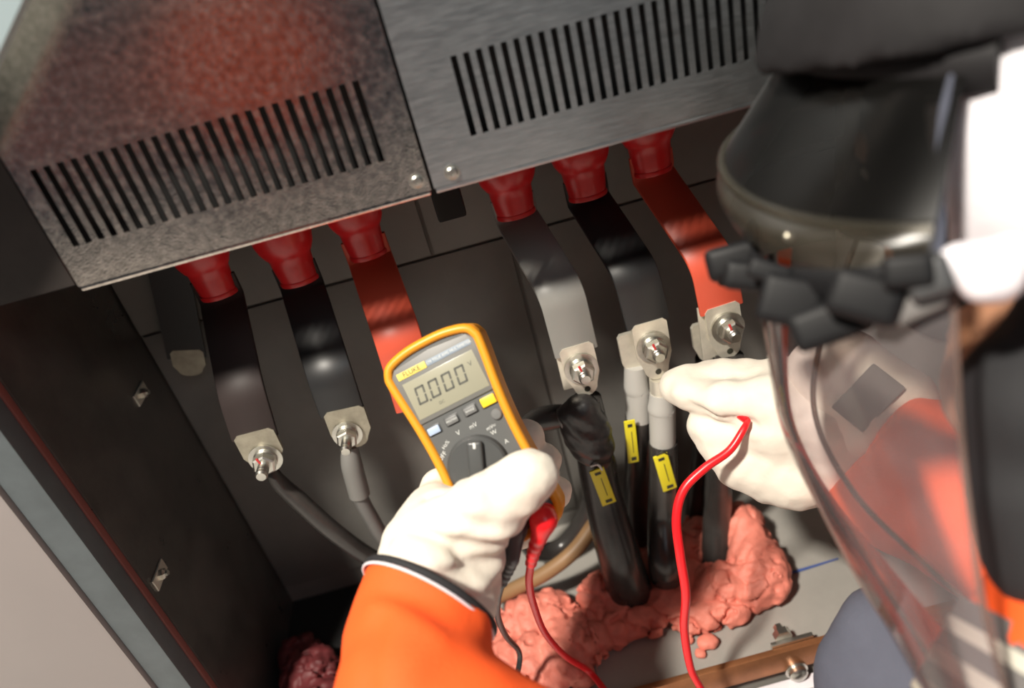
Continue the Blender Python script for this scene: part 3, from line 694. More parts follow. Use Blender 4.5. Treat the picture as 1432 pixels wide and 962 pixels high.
# ================================================================== MULTIMETER
MC = PD(662, 613, 0.61)
mx = (RIGHT * 0.89 + UP * 0.455 - cF * 0.14).normalized()
my = (RIGHT * -0.47 + UP * 0.88 + cF * 0.03); my = (my - mx * my.dot(mx)).normalized(); mz = mx.cross(my)
meter = empty('multimeter', tuple(MC), 'grey handheld multimeter in an amber holster showing 0.000, held in the gloved hand', 'multimeter')
meter.rotation_euler = Matrix((mx, my, mz)).transposed().to_euler()
def mouth(inset=0.0, n=6):
    R = [(-38.5, -4), (-40.5, 30), (-45, 70), (-44, 80), (-38, 87), (-20, 91.5), (0, 92.5), (20, 91.5), (38, 87), (44, 80), (45, 70), (40.5, 30), (38.5, -4), (39.5, -40), (42, -72), (41, -82), (34, -90), (12, -93), (-12, -93), (-34, -90), (-41, -82), (-42, -72), (-39.5, -40)]
    P = [Vector((x * (1 - inset / 42.0), y * (1 - inset / 92.0), 0)) * 0.001 for x, y in R]
    out = []
    m_ = len(P)
    for i in range(m_):
        p0, p1, p2, p3 = P[i - 1], P[i], P[(i + 1) % m_], P[(i + 2) % m_]
        for k in range(4):
            t = k / 4; q = 0.5 * ((2 * p1) + (p2 - p0) * t + (2 * p0 - 5 * p1 + 4 * p2 - p3) * t * t + (3 * p1 - p0 - 3 * p2 + p3) * t ** 3)
            out.append((q.x, q.y))
    return out[::-1]
mm = lambda *v: tuple(x * 0.001 for x in v)
o_out = mouth(0)
link('holster', prism_mesh('holster', o_out, -0.028, -0.002, 0.0), M_METER_Y, meter)
pts = [Vector((x, y, 0.0)) for x, y in mouth(3.2)]
pts = pts + pts[:2]
sec = [(0.0042 * math.cos(a_), 0.0056 * math.sin(a_)) for a_ in [2 * math.pi * i / 10 for i in range(10)]]
rimV = []; rimF = []
cl = pts[:-2]
for i, p_ in enumerate(cl):
    t_ = (cl[(i + 1) % len(cl)] - cl[i - 1]).normalized(); nn = Vector((t_.y, -t_.x, 0))
    for a_, b_ in sec: rimV.append(p_ + nn * a_ + Vector((0, 0, b_)))
for i in range(len(cl)):
    for j in range(10): rimF.append((i * 10 + j, i * 10 + (j + 1) % 10, ((i + 1) % len(cl)) * 10 + (j + 1) % 10, ((i + 1) % len(cl)) * 10 + j))
link('holster_rim', mesh_from('holster_rim', rimV, rimF), M_METER_Y, meter)
body = link('face', prism_mesh('face', mouth(6.0), -0.006, 0.0015, 0.0012), M_METER_G, meter)
bez = [(-37, 29), (-38.5, 60), (-39, 74), (-34, 80), (0, 83), (34, 80), (39, 74), (38.5, 60), (37, 29)]
link('display_bezel', prism_mesh('display_bezel', [mm(*q) for q in bez][::-1], 0.0008, 0.0030, 0.0010), M_METER_BEZEL, meter)
lcd = link('display', box_mesh('display', mm(-33, 33, 2.2), mm(33, 66, 3.3), 0.0004), M_LCD, meter)
def seg_digit(cx, cy, w_, h_, segs):
    t_ = 0.0018; sl = 0.14; bm = bmesh.new()
    def quad(x0, y0, x1, y1):
        f = lambda x, y: bm.verts.new((cx + x + sl * y, cy + y, 0.0))
        bm.faces.new((f(x0, y0), f(x1, y0), f(x1, y1), f(x0, y1)))
    hw, hh = w_ / 2, h_ / 2; g = 0.0005
    D = {'a': (-hw + g, hh - t_, hw - g, hh), 'd': (-hw + g, -hh, hw - g, -hh + t_), 'g': (-hw + g, -t_ / 2, hw - g, t_ / 2),
         'f': (-hw, g, -hw + t_, hh - g), 'b': (hw - t_, g, hw, hh - g), 'e': (-hw, -hh + g, -hw + t_, -g), 'c': (hw - t_, -hh + g, hw, -g)}
    for s_ in segs: quad(*D[s_])
    return bm_mesh('digit', bm)
for i, x in enumerate((-22, -9.5, 3, 15.5)):
    d = link('digit', seg_digit(x * 0.001, 0.0515, 0.0088, 0.0150, 'abcdef'), M_LCDSEG, lcd); d.location.z = 0.00345
bm = bmesh.new(); bmesh.ops.create_grid(bm, x_segments=1, y_segments=1, size=0.0009); d = link('decimal_point', bm_mesh('decimal_point', bm), M_LCDSEG, lcd); d.location = mm(-16.6, 44.2, 3.45)
d = link('unit_mark', text_mesh('unit_mark', 'V', 0.006), M_LCDSEG, lcd); d.location = mm(26.5, 56, 3.45)
d = link('lcd_small_print', text_mesh('lcd_small_print', 'DC', 0.0035), M_LCDSEG, lcd); d.location = mm(-9, 38.5, 3.45)
lg = link('logo_strip', box_mesh('logo_strip', mm(-34, 69.5, 2.6), mm(-7, 75.5, 3.5), 0.0003), M_LOGO, meter)
d = link('logo_text', text_mesh('logo_text', 'FLUKE', 0.0058), M_INK, lg); d.location = mm(-20.5, 72.5, 3.6)
bs = link('title_strip', box_mesh('title_strip', mm(-6.5, 70.0, 2.6), mm(35, 75.0, 3.4), 0.0003), M_BLUEBAND, meter)
d = link('title_text', text_mesh('title_text', '179 TRUE RMS MULTIMETER', 0.0034), M_WHITEINK, bs); d.location = mm(14.5, 72.5, 3.5)
for x, y, w_, m_, nm in ((-26, 20.5, 11, M_BTN_BLUE, 'button'), (-8.5, 21.5, 11, M_BTN_GREY, 'button'), (9, 22, 11, M_BTN_GREY, 'button'), (26, 22.5, 13, M_BTN_YELLOW, 'button')):
    hgt = 6.4 if m_ is not M_BTN_YELLOW else 8
    w0 = link('button_well', box_mesh('button_well', mm(x - w_ / 2 - 1, y - hgt / 2 - 1, 1.0), mm(x + w_ / 2 + 1, y + hgt / 2 + 1, 1.9), 0.0006), M_KNOB, meter)
    bt = link(nm, box_mesh(nm, mm(x - w_ / 2, y - hgt / 2, 1.2), mm(x + w_ / 2, y + hgt / 2, 4.0), 0.0011), m_, meter)
    if m_ is M_BTN_GREY:
        tx = link('button_print', text_mesh('button_print', 'MIN MAX' if x < 0 else 'RANGE', 0.0024), M_WHITEINK, bt); tx.location = mm(x, y, 4.1)
o = link('round_button', lathe_mesh('round_button', [(0.0046, 0.001), (0.0046, 0.0030), (0.0038, 0.0038), (0.0010, 0.0040)], 24), M_BTN_GREY, meter); o.location = mm(27, 9.5, 0)
kb = link('dial', lathe_mesh('dial', [(0.0262, 0.001), (0.0262, 0.003), (0.0250, 0.0065), (0.0232, 0.0078), (0.004, 0.0080)], 48), M_KNOB, meter); kb.location = mm(-6, -22, 0)
rd = box_mesh('dial_grip', mm(-6.5, -22, 7.0), mm(6.5, 22, 13.0), 0.0028, 3)
rd.transform(Matrix.Rotation(-math.atan2(0.364, 0.92), 4, 'Z')); link('dial_grip', rd, M_KNOB, kb)
pm = box_mesh('dial_pointer', mm(-1.0, 16, 12.6), mm(1.4, 21, 13.3), 0.0004); pm.transform(Matrix.Rotation(-math.atan2(0.364, 0.92), 4, 'Z')); link('dial_pointer', pm, M_WHITEINK, kb)
for s_, x, y, sz, rz in (('OFF', -30, -2, 0.0055, 0.5), ('Hz%', -23, 5.5, 0.0045, 0.5), ('V', -9, 9.5, 0.0058, 0), ('mV', 5, 9.5, 0.0052, 0), ('mV=', 18, 2, 0.0045, 0), ('W', 18, -3, 0.0052, 0), ('A', 24, -14, 0.0052, 0), ('10A', 22, -62, 0.005, 0), ('COM', 2, -66, 0.004, 0)):
    t_ = link('dial_print', text_mesh('dial_print', s_, sz), M_WHITEINK, meter); t_.location = mm(x, y, 1.65); t_.rotation_euler.z = rz
MMW = Matrix.Translation(MC) @ meter.rotation_euler.to_matrix().to_4x4()
mloc = lambda x, y, z: MMW @ Vector(mm(x, y, z))
for x in (25, 2, -22):
    o = link('jack', lathe_mesh('jack', [(0.0088, 0.001), (0.0088, 0.0034), (0.0062, 0.0036), (0.0060, 0.0018)], 28), M_METER_Y if x == -22 else (M_BTN_GREY if x == 25 else M_KNOB), meter); o.location = mm(x, -78, 0)

# ================================================================== TEST LEADS
rl = empty('red_test_lead', tuple(mloc(25, -78, 4)), 'red test lead running from the meter to the probe in the gloved hand', 'test lead')
pl0, pl1 = mloc(27, -80, 2.5), mloc(27, -80, 25)
down_ = (PD(745, 775, 0.60) - pl1).normalized()
sub(link('plug', sdf_mesh('plug', union([cap(pl0, pl1, 0.0082, 0.0098), cap(pl1, PD(754, 752, 0.584), 0.0098, 0.0068)], 0.006), 0.0012), M_LEAD_RED), rl)
st_ = [PD(755, 748, 0.584), PD(747, 770, 0.595), PD(742, 790, 0.608)]
path = catmull(st_, 10)
sub(link('strain_relief', sweep_mesh('strain_relief', path, circle(16), None, True, [0.0062 - 0.0022 * i / len(path) + (0.0007 if (i // 2) % 2 else 0) for i in range(len(path))]), M_LEAD_RED), rl)
f0 = PZ(826, 941, ZB + 0.030); f1 = PZ(868, 990, ZB + 0.045); f2 = PZ(925, 1012, ZB + 0.05)
LD = [PD(742, 790, 0.608), PD(740, 815, 0.63), PD(746, 845, 0.67), PD(762, 885, 0.74), PD(790, 917, 0.80), f0, f1, f2, PD(985, 985, 0.76), PD(966, 935, 0.74), PD(957, 880, 0.72), PD(959, 830, 0.69), PD(951, 775, 0.675), PD(946, 725, 0.670), PD(956, 685, 0.668), PD(985, 655, 0.666), PD(1020, 630, 0.664), PD(1040, 600, 0.664), PD(1046, 588, 0.668)]
sub(link('cord', tube_mesh('cord', LD, [0.0034, 0.0034, 0.0034, 0.0034, 0.0036, 0.0036, 0.0036, 0.0042, 0.0045, 0.0044, 0.0042, 0.0040, 0.0036, 0.0026], 8, 14), M_LEAD_RED), rl)
tipp = fore(925, 536) + Vector((0, -0.002, 0)); hp = PD(1010, 562, 0.70)
sub(link('probe_handle', tube_mesh('probe_handle', [tipp + (hp - tipp) * 0.28, hp, PD(1046, 588, 0.669)], [0.004, 0.006, 0.0055, 0.004], 6, 14), M_LEAD_RED), rl)
sub(link('probe_tip', tube_mesh('probe_tip', [tipp, tipp + (hp - tipp) * 0.30], [0.0012, 0.0016], 2, 10), M_ZINC), rl)
bl_ = empty('black_test_lead', tuple(mloc(2, -78, 4)), 'black test lead hanging from the meter over the putty', 'test lead')
q0, q1 = mloc(2, -78, 2.5), mloc(2, -78, 16)
sub(link('plug', sdf_mesh('plug', union([cap(q0, q1, 0.0072, 0.0082), cap(q1, PD(716, 783, 0.592), 0.0085, 0.0060)], 0.006), 0.0012), M_DARKGREY), bl_)
path = catmull([PD(717, 780, 0.592), PD(710, 798, 0.60), PD(701, 818, 0.605)], 10)
sub(link('strain_relief', sweep_mesh('strain_relief', path, circle(14), None, True, [0.0056 - 0.002 * i / len(path) + (0.0006 if (i // 2) % 2 else 0) for i in range(len(path))]), M_DARKGREY), bl_)
LB = [PD(701, 818, 0.605), PD(696, 840, 0.63), PD(697, 865, 0.68), PD(708, 890, 0.74), PD(725, 910, 0.79), PD(726, 930, 0.80), PD(718, 962, 0.80), PD(716, 1000, 0.80)]
sub(link('cord', tube_mesh('cord', LB, 0.0030, 8, 12), M_LEAD_BLACK), bl_)

# ================================================================== WORKER (right side, leaning into the cabinet)
H = PD(1482, 182, 0.415)
HF = (PD(1055, 188, 0.50) - H); HF = (HF + Vector((0, 0.02, -0.05))).normalized()
HU = Vector((-0.12, 0.22, 0.95)); HU = (HU - HF * HU.dot(HF)).normalized(); HL = HU.cross(HF)
if HL.dot(CAMP - H) < 0: HL = -HL
NECK = Vector((0.42, 0.33, 0.63)); SHL = Vector((0.325, 0.275, 0.580)); SHR = Vector((0.55, 0.42, 0.60))
ELL_ = Vector((0.095, 0.135, 0.365)); WRL = PD(602, 815, 0.572)
ELR = Vector((0.375, 0.365, 0.415)); WRR = PD(1185, 590, 0.665)
CHEST = Vector((0.52, 0.27, 0.50)); PEL = Vector((0.62, 0.05, 0.28))
KNL = PD(1262, 968, 0.60); FTL = Vector((0.30, 0.20, 0.06)); KNR = Vector((0.80, 0.30, 0.10)); FTR = Vector((0.86, -0.10, 0.09))
worker = empty('person', (PEL.x, PEL.y, 0.0), 'crouching worker in an orange jacket, white gloves and face shield, probing a busbar lug', 'person')
def hx(f, l, u): return H + HF * f + HL * l + HU * u
headp = [ell(H, (0.095, 0.075, 0.115), (HF, HL, HU)), cap(hx(0.045, 0, -0.075), hx(0.06, 0, -0.085), 0.045, 0.035), cap(hx(0.093, 0, 0.008), hx(0.110, 0, -0.025), 0.009, 0.015),
         cap(hx(0.088, 0.03, 0.022), hx(0.088, -0.03, 0.022), 0.010, 0.010), cap(hx(-0.005, 0.078, 0.02), hx(-0.008, 0.080, -0.03), 0.012, 0.008), cap(hx(-0.005, -0.078, 0.02), hx(-0.008, -0.080, -0.03), 0.012, 0.008),
         cap(hx(0.088, 0.018, -0.055), hx(0.088, -0.018, -0.055), 0.010, 0.010)]
bodyp = headp + [cap(hx(-0.02, 0, -0.06), NECK, 0.055, 0.060), cap(hx(0.005, 0.02, -0.07), PD(1432, 545, 0.445), 0.045, 0.040), cap(PD(1432, 545, 0.445), NECK, 0.04, 0.05), cap(NECK, CHEST, 0.08, 0.125), cap(CHEST, PEL, 0.125, 0.125), cap(NECK, SHL, 0.055, 0.05), cap(NECK, SHR, 0.055, 0.05),
    cap(SHL, ELL_, 0.047, 0.038), cap(ELL_, PD(588, 990, 0.500), 0.037, 0.034), cap(PD(588, 990, 0.500), WRL, 0.034, 0.027), cap(WRL, PD(622, 755, 0.592), 0.026, 0.026), cap(SHR, ELR, 0.047, 0.038), cap(ELR, WRR, 0.037, 0.027), cap(WRR, PD(1090, 605, 0.69), 0.026, 0.028),
    cap(PEL, KNL, 0.088, 0.040), cap(KNL, FTL, 0.040, 0.038), cap(FTL, FTL + Vector((-0.10, 0.14, -0.025)), 0.038, 0.030), cap(PEL, KNR, 0.09, 0.055), cap(KNR, FTR, 0.05, 0.038), cap(FTR, FTR + Vector((0.03, -0.10, -0.03)), 0.036, 0.03)]
bo = sub(link('body', sdf_mesh('body', union(bodyp, 0.02), 0.008), M_SKIN), worker)
bo['label'] = 'bare neck and jaw under the white hood'
# face details, behind the smoked lens
for s_ in (1, -1):
    e_ = sub(link('eye', lathe_mesh('eye', [(0.0005, -0.010), (0.006, -0.008), (0.010, 0), (0.006, 0.008), (0.0005, 0.010)], 16), M_WHITEINK), worker); e_.matrix_parent_inverse = Matrix.Translation(worker.location).inverted(); e_.location = hx(0.087, 0.030 * s_, 0.006)
# ---- jacket
def folds(a, s, seed, ax=None):
    def d(P):
        r = a * 2 * (vnoise(P, s, seed) - 0.5) + a * 0.8 * (vnoise(P, s * 2.3, seed + 1) - 0.5)
        return r
    return d
c_near, c_a, c_b = PD(612, 806, 0.512), PD(519, 792, 0.562), PD(692, 892, 0.562)
ncut = (c_a - c_near).cross(c_b - c_near)
if ncut.dot(WRL - ELL_) < 0: ncut = -ncut
S0, S1 = PD(604, 828, 0.566), PD(590, 905, 0.545)
S2 = PD(588, 990, 0.500)
def sleeve_fold(P):
    r = folds(0.005, 16, 21)(P)
    for a0, b0, wd, dp in ((PD(512, 815, 0.52), PD(640, 848, 0.495), 0.010, 0.010), (PD(640, 848, 0.495), PD(672, 850, 0.51), 0.012, 0.007), (PD(530, 870, 0.50), PD(525, 960, 0.47), 0.010, 0.004), (PD(520, 835, 0.515), PD(620, 875, 0.485), 0.012, -0.005)):
        a0 = np.array(a0); b0 = np.array(b0); ab = b0 - a0; t = np.clip(((P - a0) @ ab) / (ab @ ab), 0, 1)
        r = r + dp * np.exp(-(np.linalg.norm(P - a0 - t[:, None] * ab, axis=1) / wd) ** 2)
    return r
slv_front = plane_cut(cap(PD(612, 770, 0.578), S1, 0.047, 0.054), c_near, ncut)
slv = union([slv_front, cap(S1 + (S2 - S1) * 0.25, S2, 0.0545, 0.052), cap(S2, ELL_, 0.056, 0.062), cap(ELL_, SHL + Vector((-0.01, -0.02, -0.03)), 0.064, 0.070)], 0.006)
sv = sub(link('sleeve', sdf_mesh('sleeve', slv, 0.004, sleeve_fold, 0.03), M_ORANGE), worker)
# black cuff binding with a white piping line, around the sleeve mouth
nc = ncut.normalized(); ctr = (c_a + c_b) / 2 * 0.5 + c_near * 0.5
ax_ = (S1 - PD(612, 770, 0.578)).normalized()
def ringpts(rad, shift=0.0, n_=48):
    u_ = nc.cross(Vector((0, 0, 1))).normalized(); v_ = nc.cross(u_)
    base = PD(612, 770, 0.578); t0 = (c_near - base).dot(nc) / ax_.dot(nc); o0 = base + ax_ * t0
    e1 = ax_.cross(Vector((0.3, 0.2, 1))).normalized(); e2 = ax_.cross(e1)
    R = []
    for i in range(n_):
        a_ = 2 * math.pi * i / n_; q = o0 + (e1 * math.cos(a_) + e2 * math.sin(a_)) * rad
        q = q + ax_ * ((c_near - q).dot(nc) / ax_.dot(nc)) + nc * shift
        R.append(q)
    return R
def ring_tube(name, R, r, m_):
    V = []; F = []; n_ = len(R); k = 8
    c_ = sum(R, Vector()) / n_
    for i, q in enumerate(R):
        t_ = (R[(i + 1) % n_] - R[i - 1]).normalized(); a1 = (q - c_); a1 = (a1 - t_ * a1.dot(t_)).normalized(); a2 = t_.cross(a1)
        for j in range(k):
            th_ = 2 * math.pi * j / k; V.append(q + a1 * (r * math.cos(th_)) + a2 * (r * math.sin(th_)))
    for i in range(n_):
        for j in range(k): F.append((i * k + j, i * k + (j + 1) % k, ((i + 1) % n_) * k + (j + 1) % k, ((i + 1) % n_) * k + j))
    return link(name, mesh_from(name, V, F), m_)
sub(ring_tube('cuff_binding', ringpts(0.0505, 0.001), 0.0034, M_BLACKCLOTH), worker)
sub(ring_tube('cuff_piping', ringpts(0.0525, -0.0035), 0.0011, M_WHITECLOTH), worker)
# far sleeve, seen through the shield
slr = union([cap(PD(1180, 590, 0.668), PD(1255, 650, 0.64), 0.044, 0.060), cap(PD(1255, 650, 0.64), ELR, 0.060, 0.066), cap(ELR, SHR, 0.066, 0.07)], 0.02)
slr = plane_cut(slr, PD(1222, 622, 0.655), PD(1150, 575, 0.675) - PD(1250, 655, 0.64))
sub(link('sleeve', sdf_mesh('sleeve', slr, 0.0055, folds(0.006, 16, 31), 0.03), M_ORANGE), worker)
jk = union([cap(NECK + Vector((0.02, -0.02, -0.03)), CHEST, 0.105, 0.155), cap(CHEST, PEL + Vector((0, 0, 0.05)), 0.155, 0.150), cap(NECK + Vector((0.02, -0.03, -0.02)), SHL + Vector((0.05, 0, 0)), 0.08, 0.065), cap(NECK, SHR, 0.08, 0.068)], 0.03)
sub(link('jacket', sdf_mesh('jacket', jk, 0.008, folds(0.008, 12, 41), 0.03), M_ORANGE), worker)
# black shoulder yoke and collar on the near shoulder
YK = [PD(1590, 300, 0.40), PD(1548, 430, 0.40), PD(1478, 560, 0.405), PD(1452, 680, 0.41), PD(1485, 770, 0.41), PD(1590, 800, 0.40)]
yk = union([cap(YK[0], YK[1], 0.040, 0.037), cap(YK[1], YK[2], 0.037, 0.037), cap(YK[2], YK[3], 0.037, 0.033), cap(YK[3], YK[4], 0.033, 0.036), cap(YK[4], YK[5], 0.036, 0.04), cap(YK[2], PD(1590, 640, 0.42), 0.045, 0.06), cap(YK[1], PD(1590, 500, 0.43), 0.045, 0.06)], 0.015)
sub(link('shoulder_yoke', sdf_mesh('shoulder_yoke', yk, 0.005, folds(0.003, 18, 51), 0.02), M_BLACKCLOTH), worker)
# reflective tape band on the near upper arm
ua = (SHL - ELL_).normalized()
# ---- trousers
tr = union([cap(PD(1226, 872, 0.605), KNL, 0.030, 0.056), cap(PEL, KNL, 0.105, 0.056), cap(KNL, FTL + Vector((0, 0, 0.05)), 0.055, 0.058), cap(PEL, KNR, 0.11, 0.075), cap(KNR, FTR, 0.072, 0.058), cap(PEL, PEL + Vector((-0.02, 0.05, 0.1)), 0.145, 0.15)], 0.025)
sub(link('trousers', sdf_mesh('trousers', tr, 0.007, folds(0.006, 18, 61), 0.03), M_NAVY), worker)
for base, tip in ((FTL, FTL + Vector((-0.10, 0.14, -0.025))), (FTR, FTR + Vector((0.03, -0.10, -0.03)))):
    f = plane_cut(union([cap(base, tip, 0.050, 0.042), cap(base, base + Vector((0, 0, 0.06)), 0.05, 0.05)], 0.02), (0, 0, 0.002), (0, 0, -1))
    sub(link('boot', sdf_mesh('boot', f, 0.006), M_BLACKPLASTIC), worker)

# ---- left glove, closed round the meter
def g(px, py, d): return PD(px, py, d)
GL = [cap(g(592, 850, 0.566), g(606, 790, 0.580), 0.043, 0.041), cap(g(606, 790, 0.580), g(618, 742, 0.596), 0.040, 0.034),
      ell(g(640, 768, 0.590), (0.034, 0.030, 0.030)), cap(g(648, 800, 0.592), g(650, 850, 0.575), 0.027, 0.026)]
thumb = [cap(g(640, 748, 0.580), g(688, 706, 0.566), 0.0285, 0.0222), cap(g(688, 706, 0.566), g(729, 672, 0.566), 0.0222, 0.0198), cap(g(729, 672, 0.566), g(741, 665, 0.567), 0.0198, 0.0190)]
palm = [cap(g(612, 730, 0.615), g(620, 690, 0.640), 0.024, 0.017), cap(g(640, 770, 0.620), g(640, 700, 0.650), 0.030, 0.018)]
fing = []
for pts_, r in (([(604, 704, 0.612), (616, 682, 0.632), (690, 632, 0.668), (736, 612, 0.668)], 0.0165), ([(618, 735, 0.63), (640, 690, 0.658), (715, 662, 0.678), (764, 645, 0.672)], 0.0170), ([(640, 765, 0.64), (660, 722, 0.665), (735, 704, 0.678), (779, 688, 0.672)], 0.0165), ([(655, 790, 0.64), (680, 760, 0.660), (735, 742, 0.674), (762, 728, 0.672)], 0.0145)):
    for p_, q_ in zip(pts_, pts_[1:]): fing.append(cap(g(*p_), g(*q_), r, r * 0.95))
hand = union(GL + thumb + palm, 0.018); fg = union(fing, 0.004)
gl = union([hand, fg], 0.008)
def gfold(P):
    cr = 0.0030 * (vnoise(P, 32, 71) - 0.5) * 2 + 0.0016 * (vnoise(P, 85, 72) - 0.5) * 2
    w0 = np.array(g(655, 790, 0.55)); dd = np.linalg.norm(P - w0, axis=1)
    cr = cr + 0.0030 * np.exp(-(dd / 0.045) ** 2) * np.sin((P @ np.array((0.4, 0.2, 0.9))) * 330)
    return cr
def carve(f, lines):
    """thin seam grooves pressed into the surface"""
    def d(P):
        r = gfold(P)
        for a0, b0, wd, dp in lines:
            a0 = np.array(a0); b0 = np.array(b0); ab = b0 - a0; t = np.clip(((P - a0) @ ab) / (ab @ ab), 0, 1)
            r = r + dp * np.exp(-(np.linalg.norm(P - a0 - t[:, None] * ab, axis=1) / wd) ** 2)
        return r
    return d
o = sub(link('glove', sdf_mesh('glove', gl, 0.0028, carve(gl, [(g(570, 735, 0.555), g(640, 772, 0.550), 0.006, 0.004), (g(640, 772, 0.55), g(690, 792, 0.56), 0.008, 0.006), (g(600, 700, 0.58), g(640, 690, 0.58), 0.005, 0.004)]), 0.02), M_GLOVE), worker)
o['label'] = 'off-white leather glove gripping the multimeter'
# ---- right glove, pinching the probe
tp = fore(928, 538)
GR = [cap(g(1250, 640, 0.650), g(1175, 592, 0.672), 0.042, 0.041), cap(g(1175, 592, 0.672), g(1105, 585, 0.690), 0.043, 0.044), ell(g(1085, 590, 0.70), (0.046, 0.040, 0.044))]
idx_ = [cap(g(1090, 545, 0.705), g(1020, 540, 0.725), 0.032, 0.0235), cap(g(1020, 540, 0.725), g(960, 540, 0.737), 0.0235, 0.0170), cap(g(960, 540, 0.737), g(941, 540, 0.742), 0.0170, 0.0125)]
thb = [cap(g(1080, 560, 0.675), g(1015, 562, 0.69), 0.024, 0.019), cap(g(1015, 562, 0.69), g(962, 553, 0.718), 0.018, 0.0145), cap(g(962, 553, 0.718), g(948, 548, 0.728), 0.0145, 0.012)]
curl = [cap(g(1090, 620, 0.70), g(1010, 606, 0.715), 0.030, 0.024), cap(g(1010, 606, 0.715), g(985, 592, 0.722), 0.024, 0.0195), cap(g(1105, 655, 0.70), g(1040, 645, 0.712), 0.030, 0.026), cap(g(1040, 645, 0.712), g(1015, 628, 0.722), 0.024, 0.019), cap(g(1120, 672, 0.70), g(1072, 668, 0.708), 0.028, 0.024),
        cap(g(1175, 640, 0.68), g(1110, 655, 0.695), 0.036, 0.030)]
rg_ = union([union(GR + idx_, 0.02), union(thb, 0.01), union(curl, 0.016)], 0.008)
o = sub(link('glove', sdf_mesh('glove', rg_, 0.0028, carve(rg_, [(g(966, 568, 0.70), g(1050, 592, 0.668), 0.004, 0.0045), (g(1050, 592, 0.668), g(1130, 610, 0.66), 0.006, 0.0035)]), 0.02), M_GLOVE), worker)
o['label'] = 'off-white leather glove pinching the red probe'
# grey hook strap on that glove's wrist
sc_ = g(1214, 556, 0.622); zs_ = (CAMP - sc_).normalized(); xs_ = (g(1240, 530, 0.622) - g(1190, 582, 0.622)).normalized(); ys_ = zs_.cross(xs_)
me = box_mesh('wrist_strap', (-0.026, -0.0165, -0.004), (0.026, 0.0165, 0.004), 0.002); me.transform(Matrix(((xs_.x, ys_.x, zs_.x, sc_.x), (xs_.y, ys_.y, zs_.y, sc_.y), (xs_.z, ys_.z, zs_.z, sc_.z), (0, 0, 0, 1))))
sub(link('wrist_strap', me, M_STRAP), worker)
sub(link('cuff_fold', sdf_mesh('cuff_fold', union([cap(g(1150, 520, 0.665), g(1190, 505, 0.66), 0.022, 0.024), cap(g(1190, 505, 0.66), g(1262, 560, 0.645), 0.024, 0.030), cap(g(1150, 520, 0.665), g(1215, 600, 0.64), 0.030, 0.030)], 0.02), 0.004, folds(0.003, 25, 77), 0.02), M_GLOVE), worker)
# ---- hood and black inner mask
hd = ell(hx(-0.012, 0.0, 0.0), (0.118, 0.098, 0.135), (HF, HL, HU))
hood_front = PDS(1318, 220, 0.40); hem_a, hem_b = PDS(1300, 372, 0.38), PDS(1432, 346, 0.38)
hood = plane_cut(hd, hx(0.046, 0, 0), HF)
hemn = (hem_b - hem_a).cross(cF)
if hemn.dot(HU) > 0: hemn = -hemn
hood = plane_cut(hood, hem_a, hemn)
sub(link('hood', sdf_mesh('hood', hood, 0.0045, folds(0.003, 22, 81), 0.02), M_WHITECLOTH), worker)
fl_ = union([cap(PDS(1330, 366, 0.384), PDS(1372, 396, 0.384), 0.0055, 0.0075), cap(PDS(1372, 396, 0.384), PDS(1398, 392, 0.384), 0.0075, 0.0085), cap(PDS(1418, 356, 0.388), PDS(1398, 392, 0.384), 0.008, 0.0085), cap(PDS(1345, 362, 0.388), PDS(1410, 358, 0.388), 0.008, 0.009)], 0.008)
sub(link('hood_flap', sdf_mesh('hood_flap', fl_, 0.0025), M_WHITECLOTH), worker)
mk_ = plane_cut(union([ell(H, (0.103, 0.083, 0.122), (HF, HL, HU)), cap(hx(0.045, 0, -0.075), hx(0.062, 0, -0.085), 0.051, 0.042), cap(hx(0.093, 0, 0.0), hx(0.110, 0, -0.025), 0.018, 0.022)], 0.02), hx(0.012, 0, 0), -HF)
sub(link('face_mask', sdf_mesh('face_mask', mk_, 0.005), M_BLACKCLOTH), worker)
# striped reflective tape round the near upper arm
A0 = SHL + Vector((-0.01, -0.02, -0.03)); A1 = ELL_
for t0_, hw_, m_ in ((0.43, 0.22, M_STRAP), (0.265, 0.014, M_REFLECT), (0.33, 0.015, M_REFLECT), (0.395, 0.015, M_REFLECT), (0.46, 0.015, M_REFLECT)):
    pa = A0 + (A1 - A0) * (t0_ - hw_); pb = A0 + (A1 - A0) * (t0_ + hw_)
    rr = 0.0715 if m_ is M_STRAP else 0.0725
    sub(link('reflective_band', sweep_mesh('reflective_band', [pa, (pa + pb) / 2, pb], circle(40), None, True, [rr, rr, rr]), m_), worker)

# ================================================================== FACE SHIELD (worn by the worker)
shield = empty('face_shield', tuple(H), 'dark safety helmet with a smoked upper lens and long clear chin shield', 'face shield')
def arc(near, front, far, n_=28, ext=0.0, a0=-90, a1=90):
    c_ = (near + far) / 2; F_ = front - c_; L_ = near - c_; out = []
    for i in range(n_ + 1):
        th_ = math.radians(a1 + (a0 - a1) * i / n_); out.append(c_ + F_ * math.cos(th_) + L_ * math.sin(th_))
    return out
def loft(name, rows, m_, thick=0.0015):
    V = []; F = []; n_ = len(rows[0])
    for r_ in rows: V += r_
    for i in range(len(rows) - 1):
        for j in range(n_ - 1): F.append((i * n_ + j, i * n_ + j + 1, (i + 1) * n_ + j + 1, (i + 1) * n_ + j))
    me = mesh_from(name, V, F); o = link(name, me, m_)
    return sub(o, shield)
def rows_between(keys, n_=10):
    """keys: list of (near, front, far); smooth interpolation"""
    cols = [catmull([k[i] for k in keys], n_) for i in range(3)]
    return [arc(a_, b_, c_) for a_, b_, c_ in zip(*cols)]
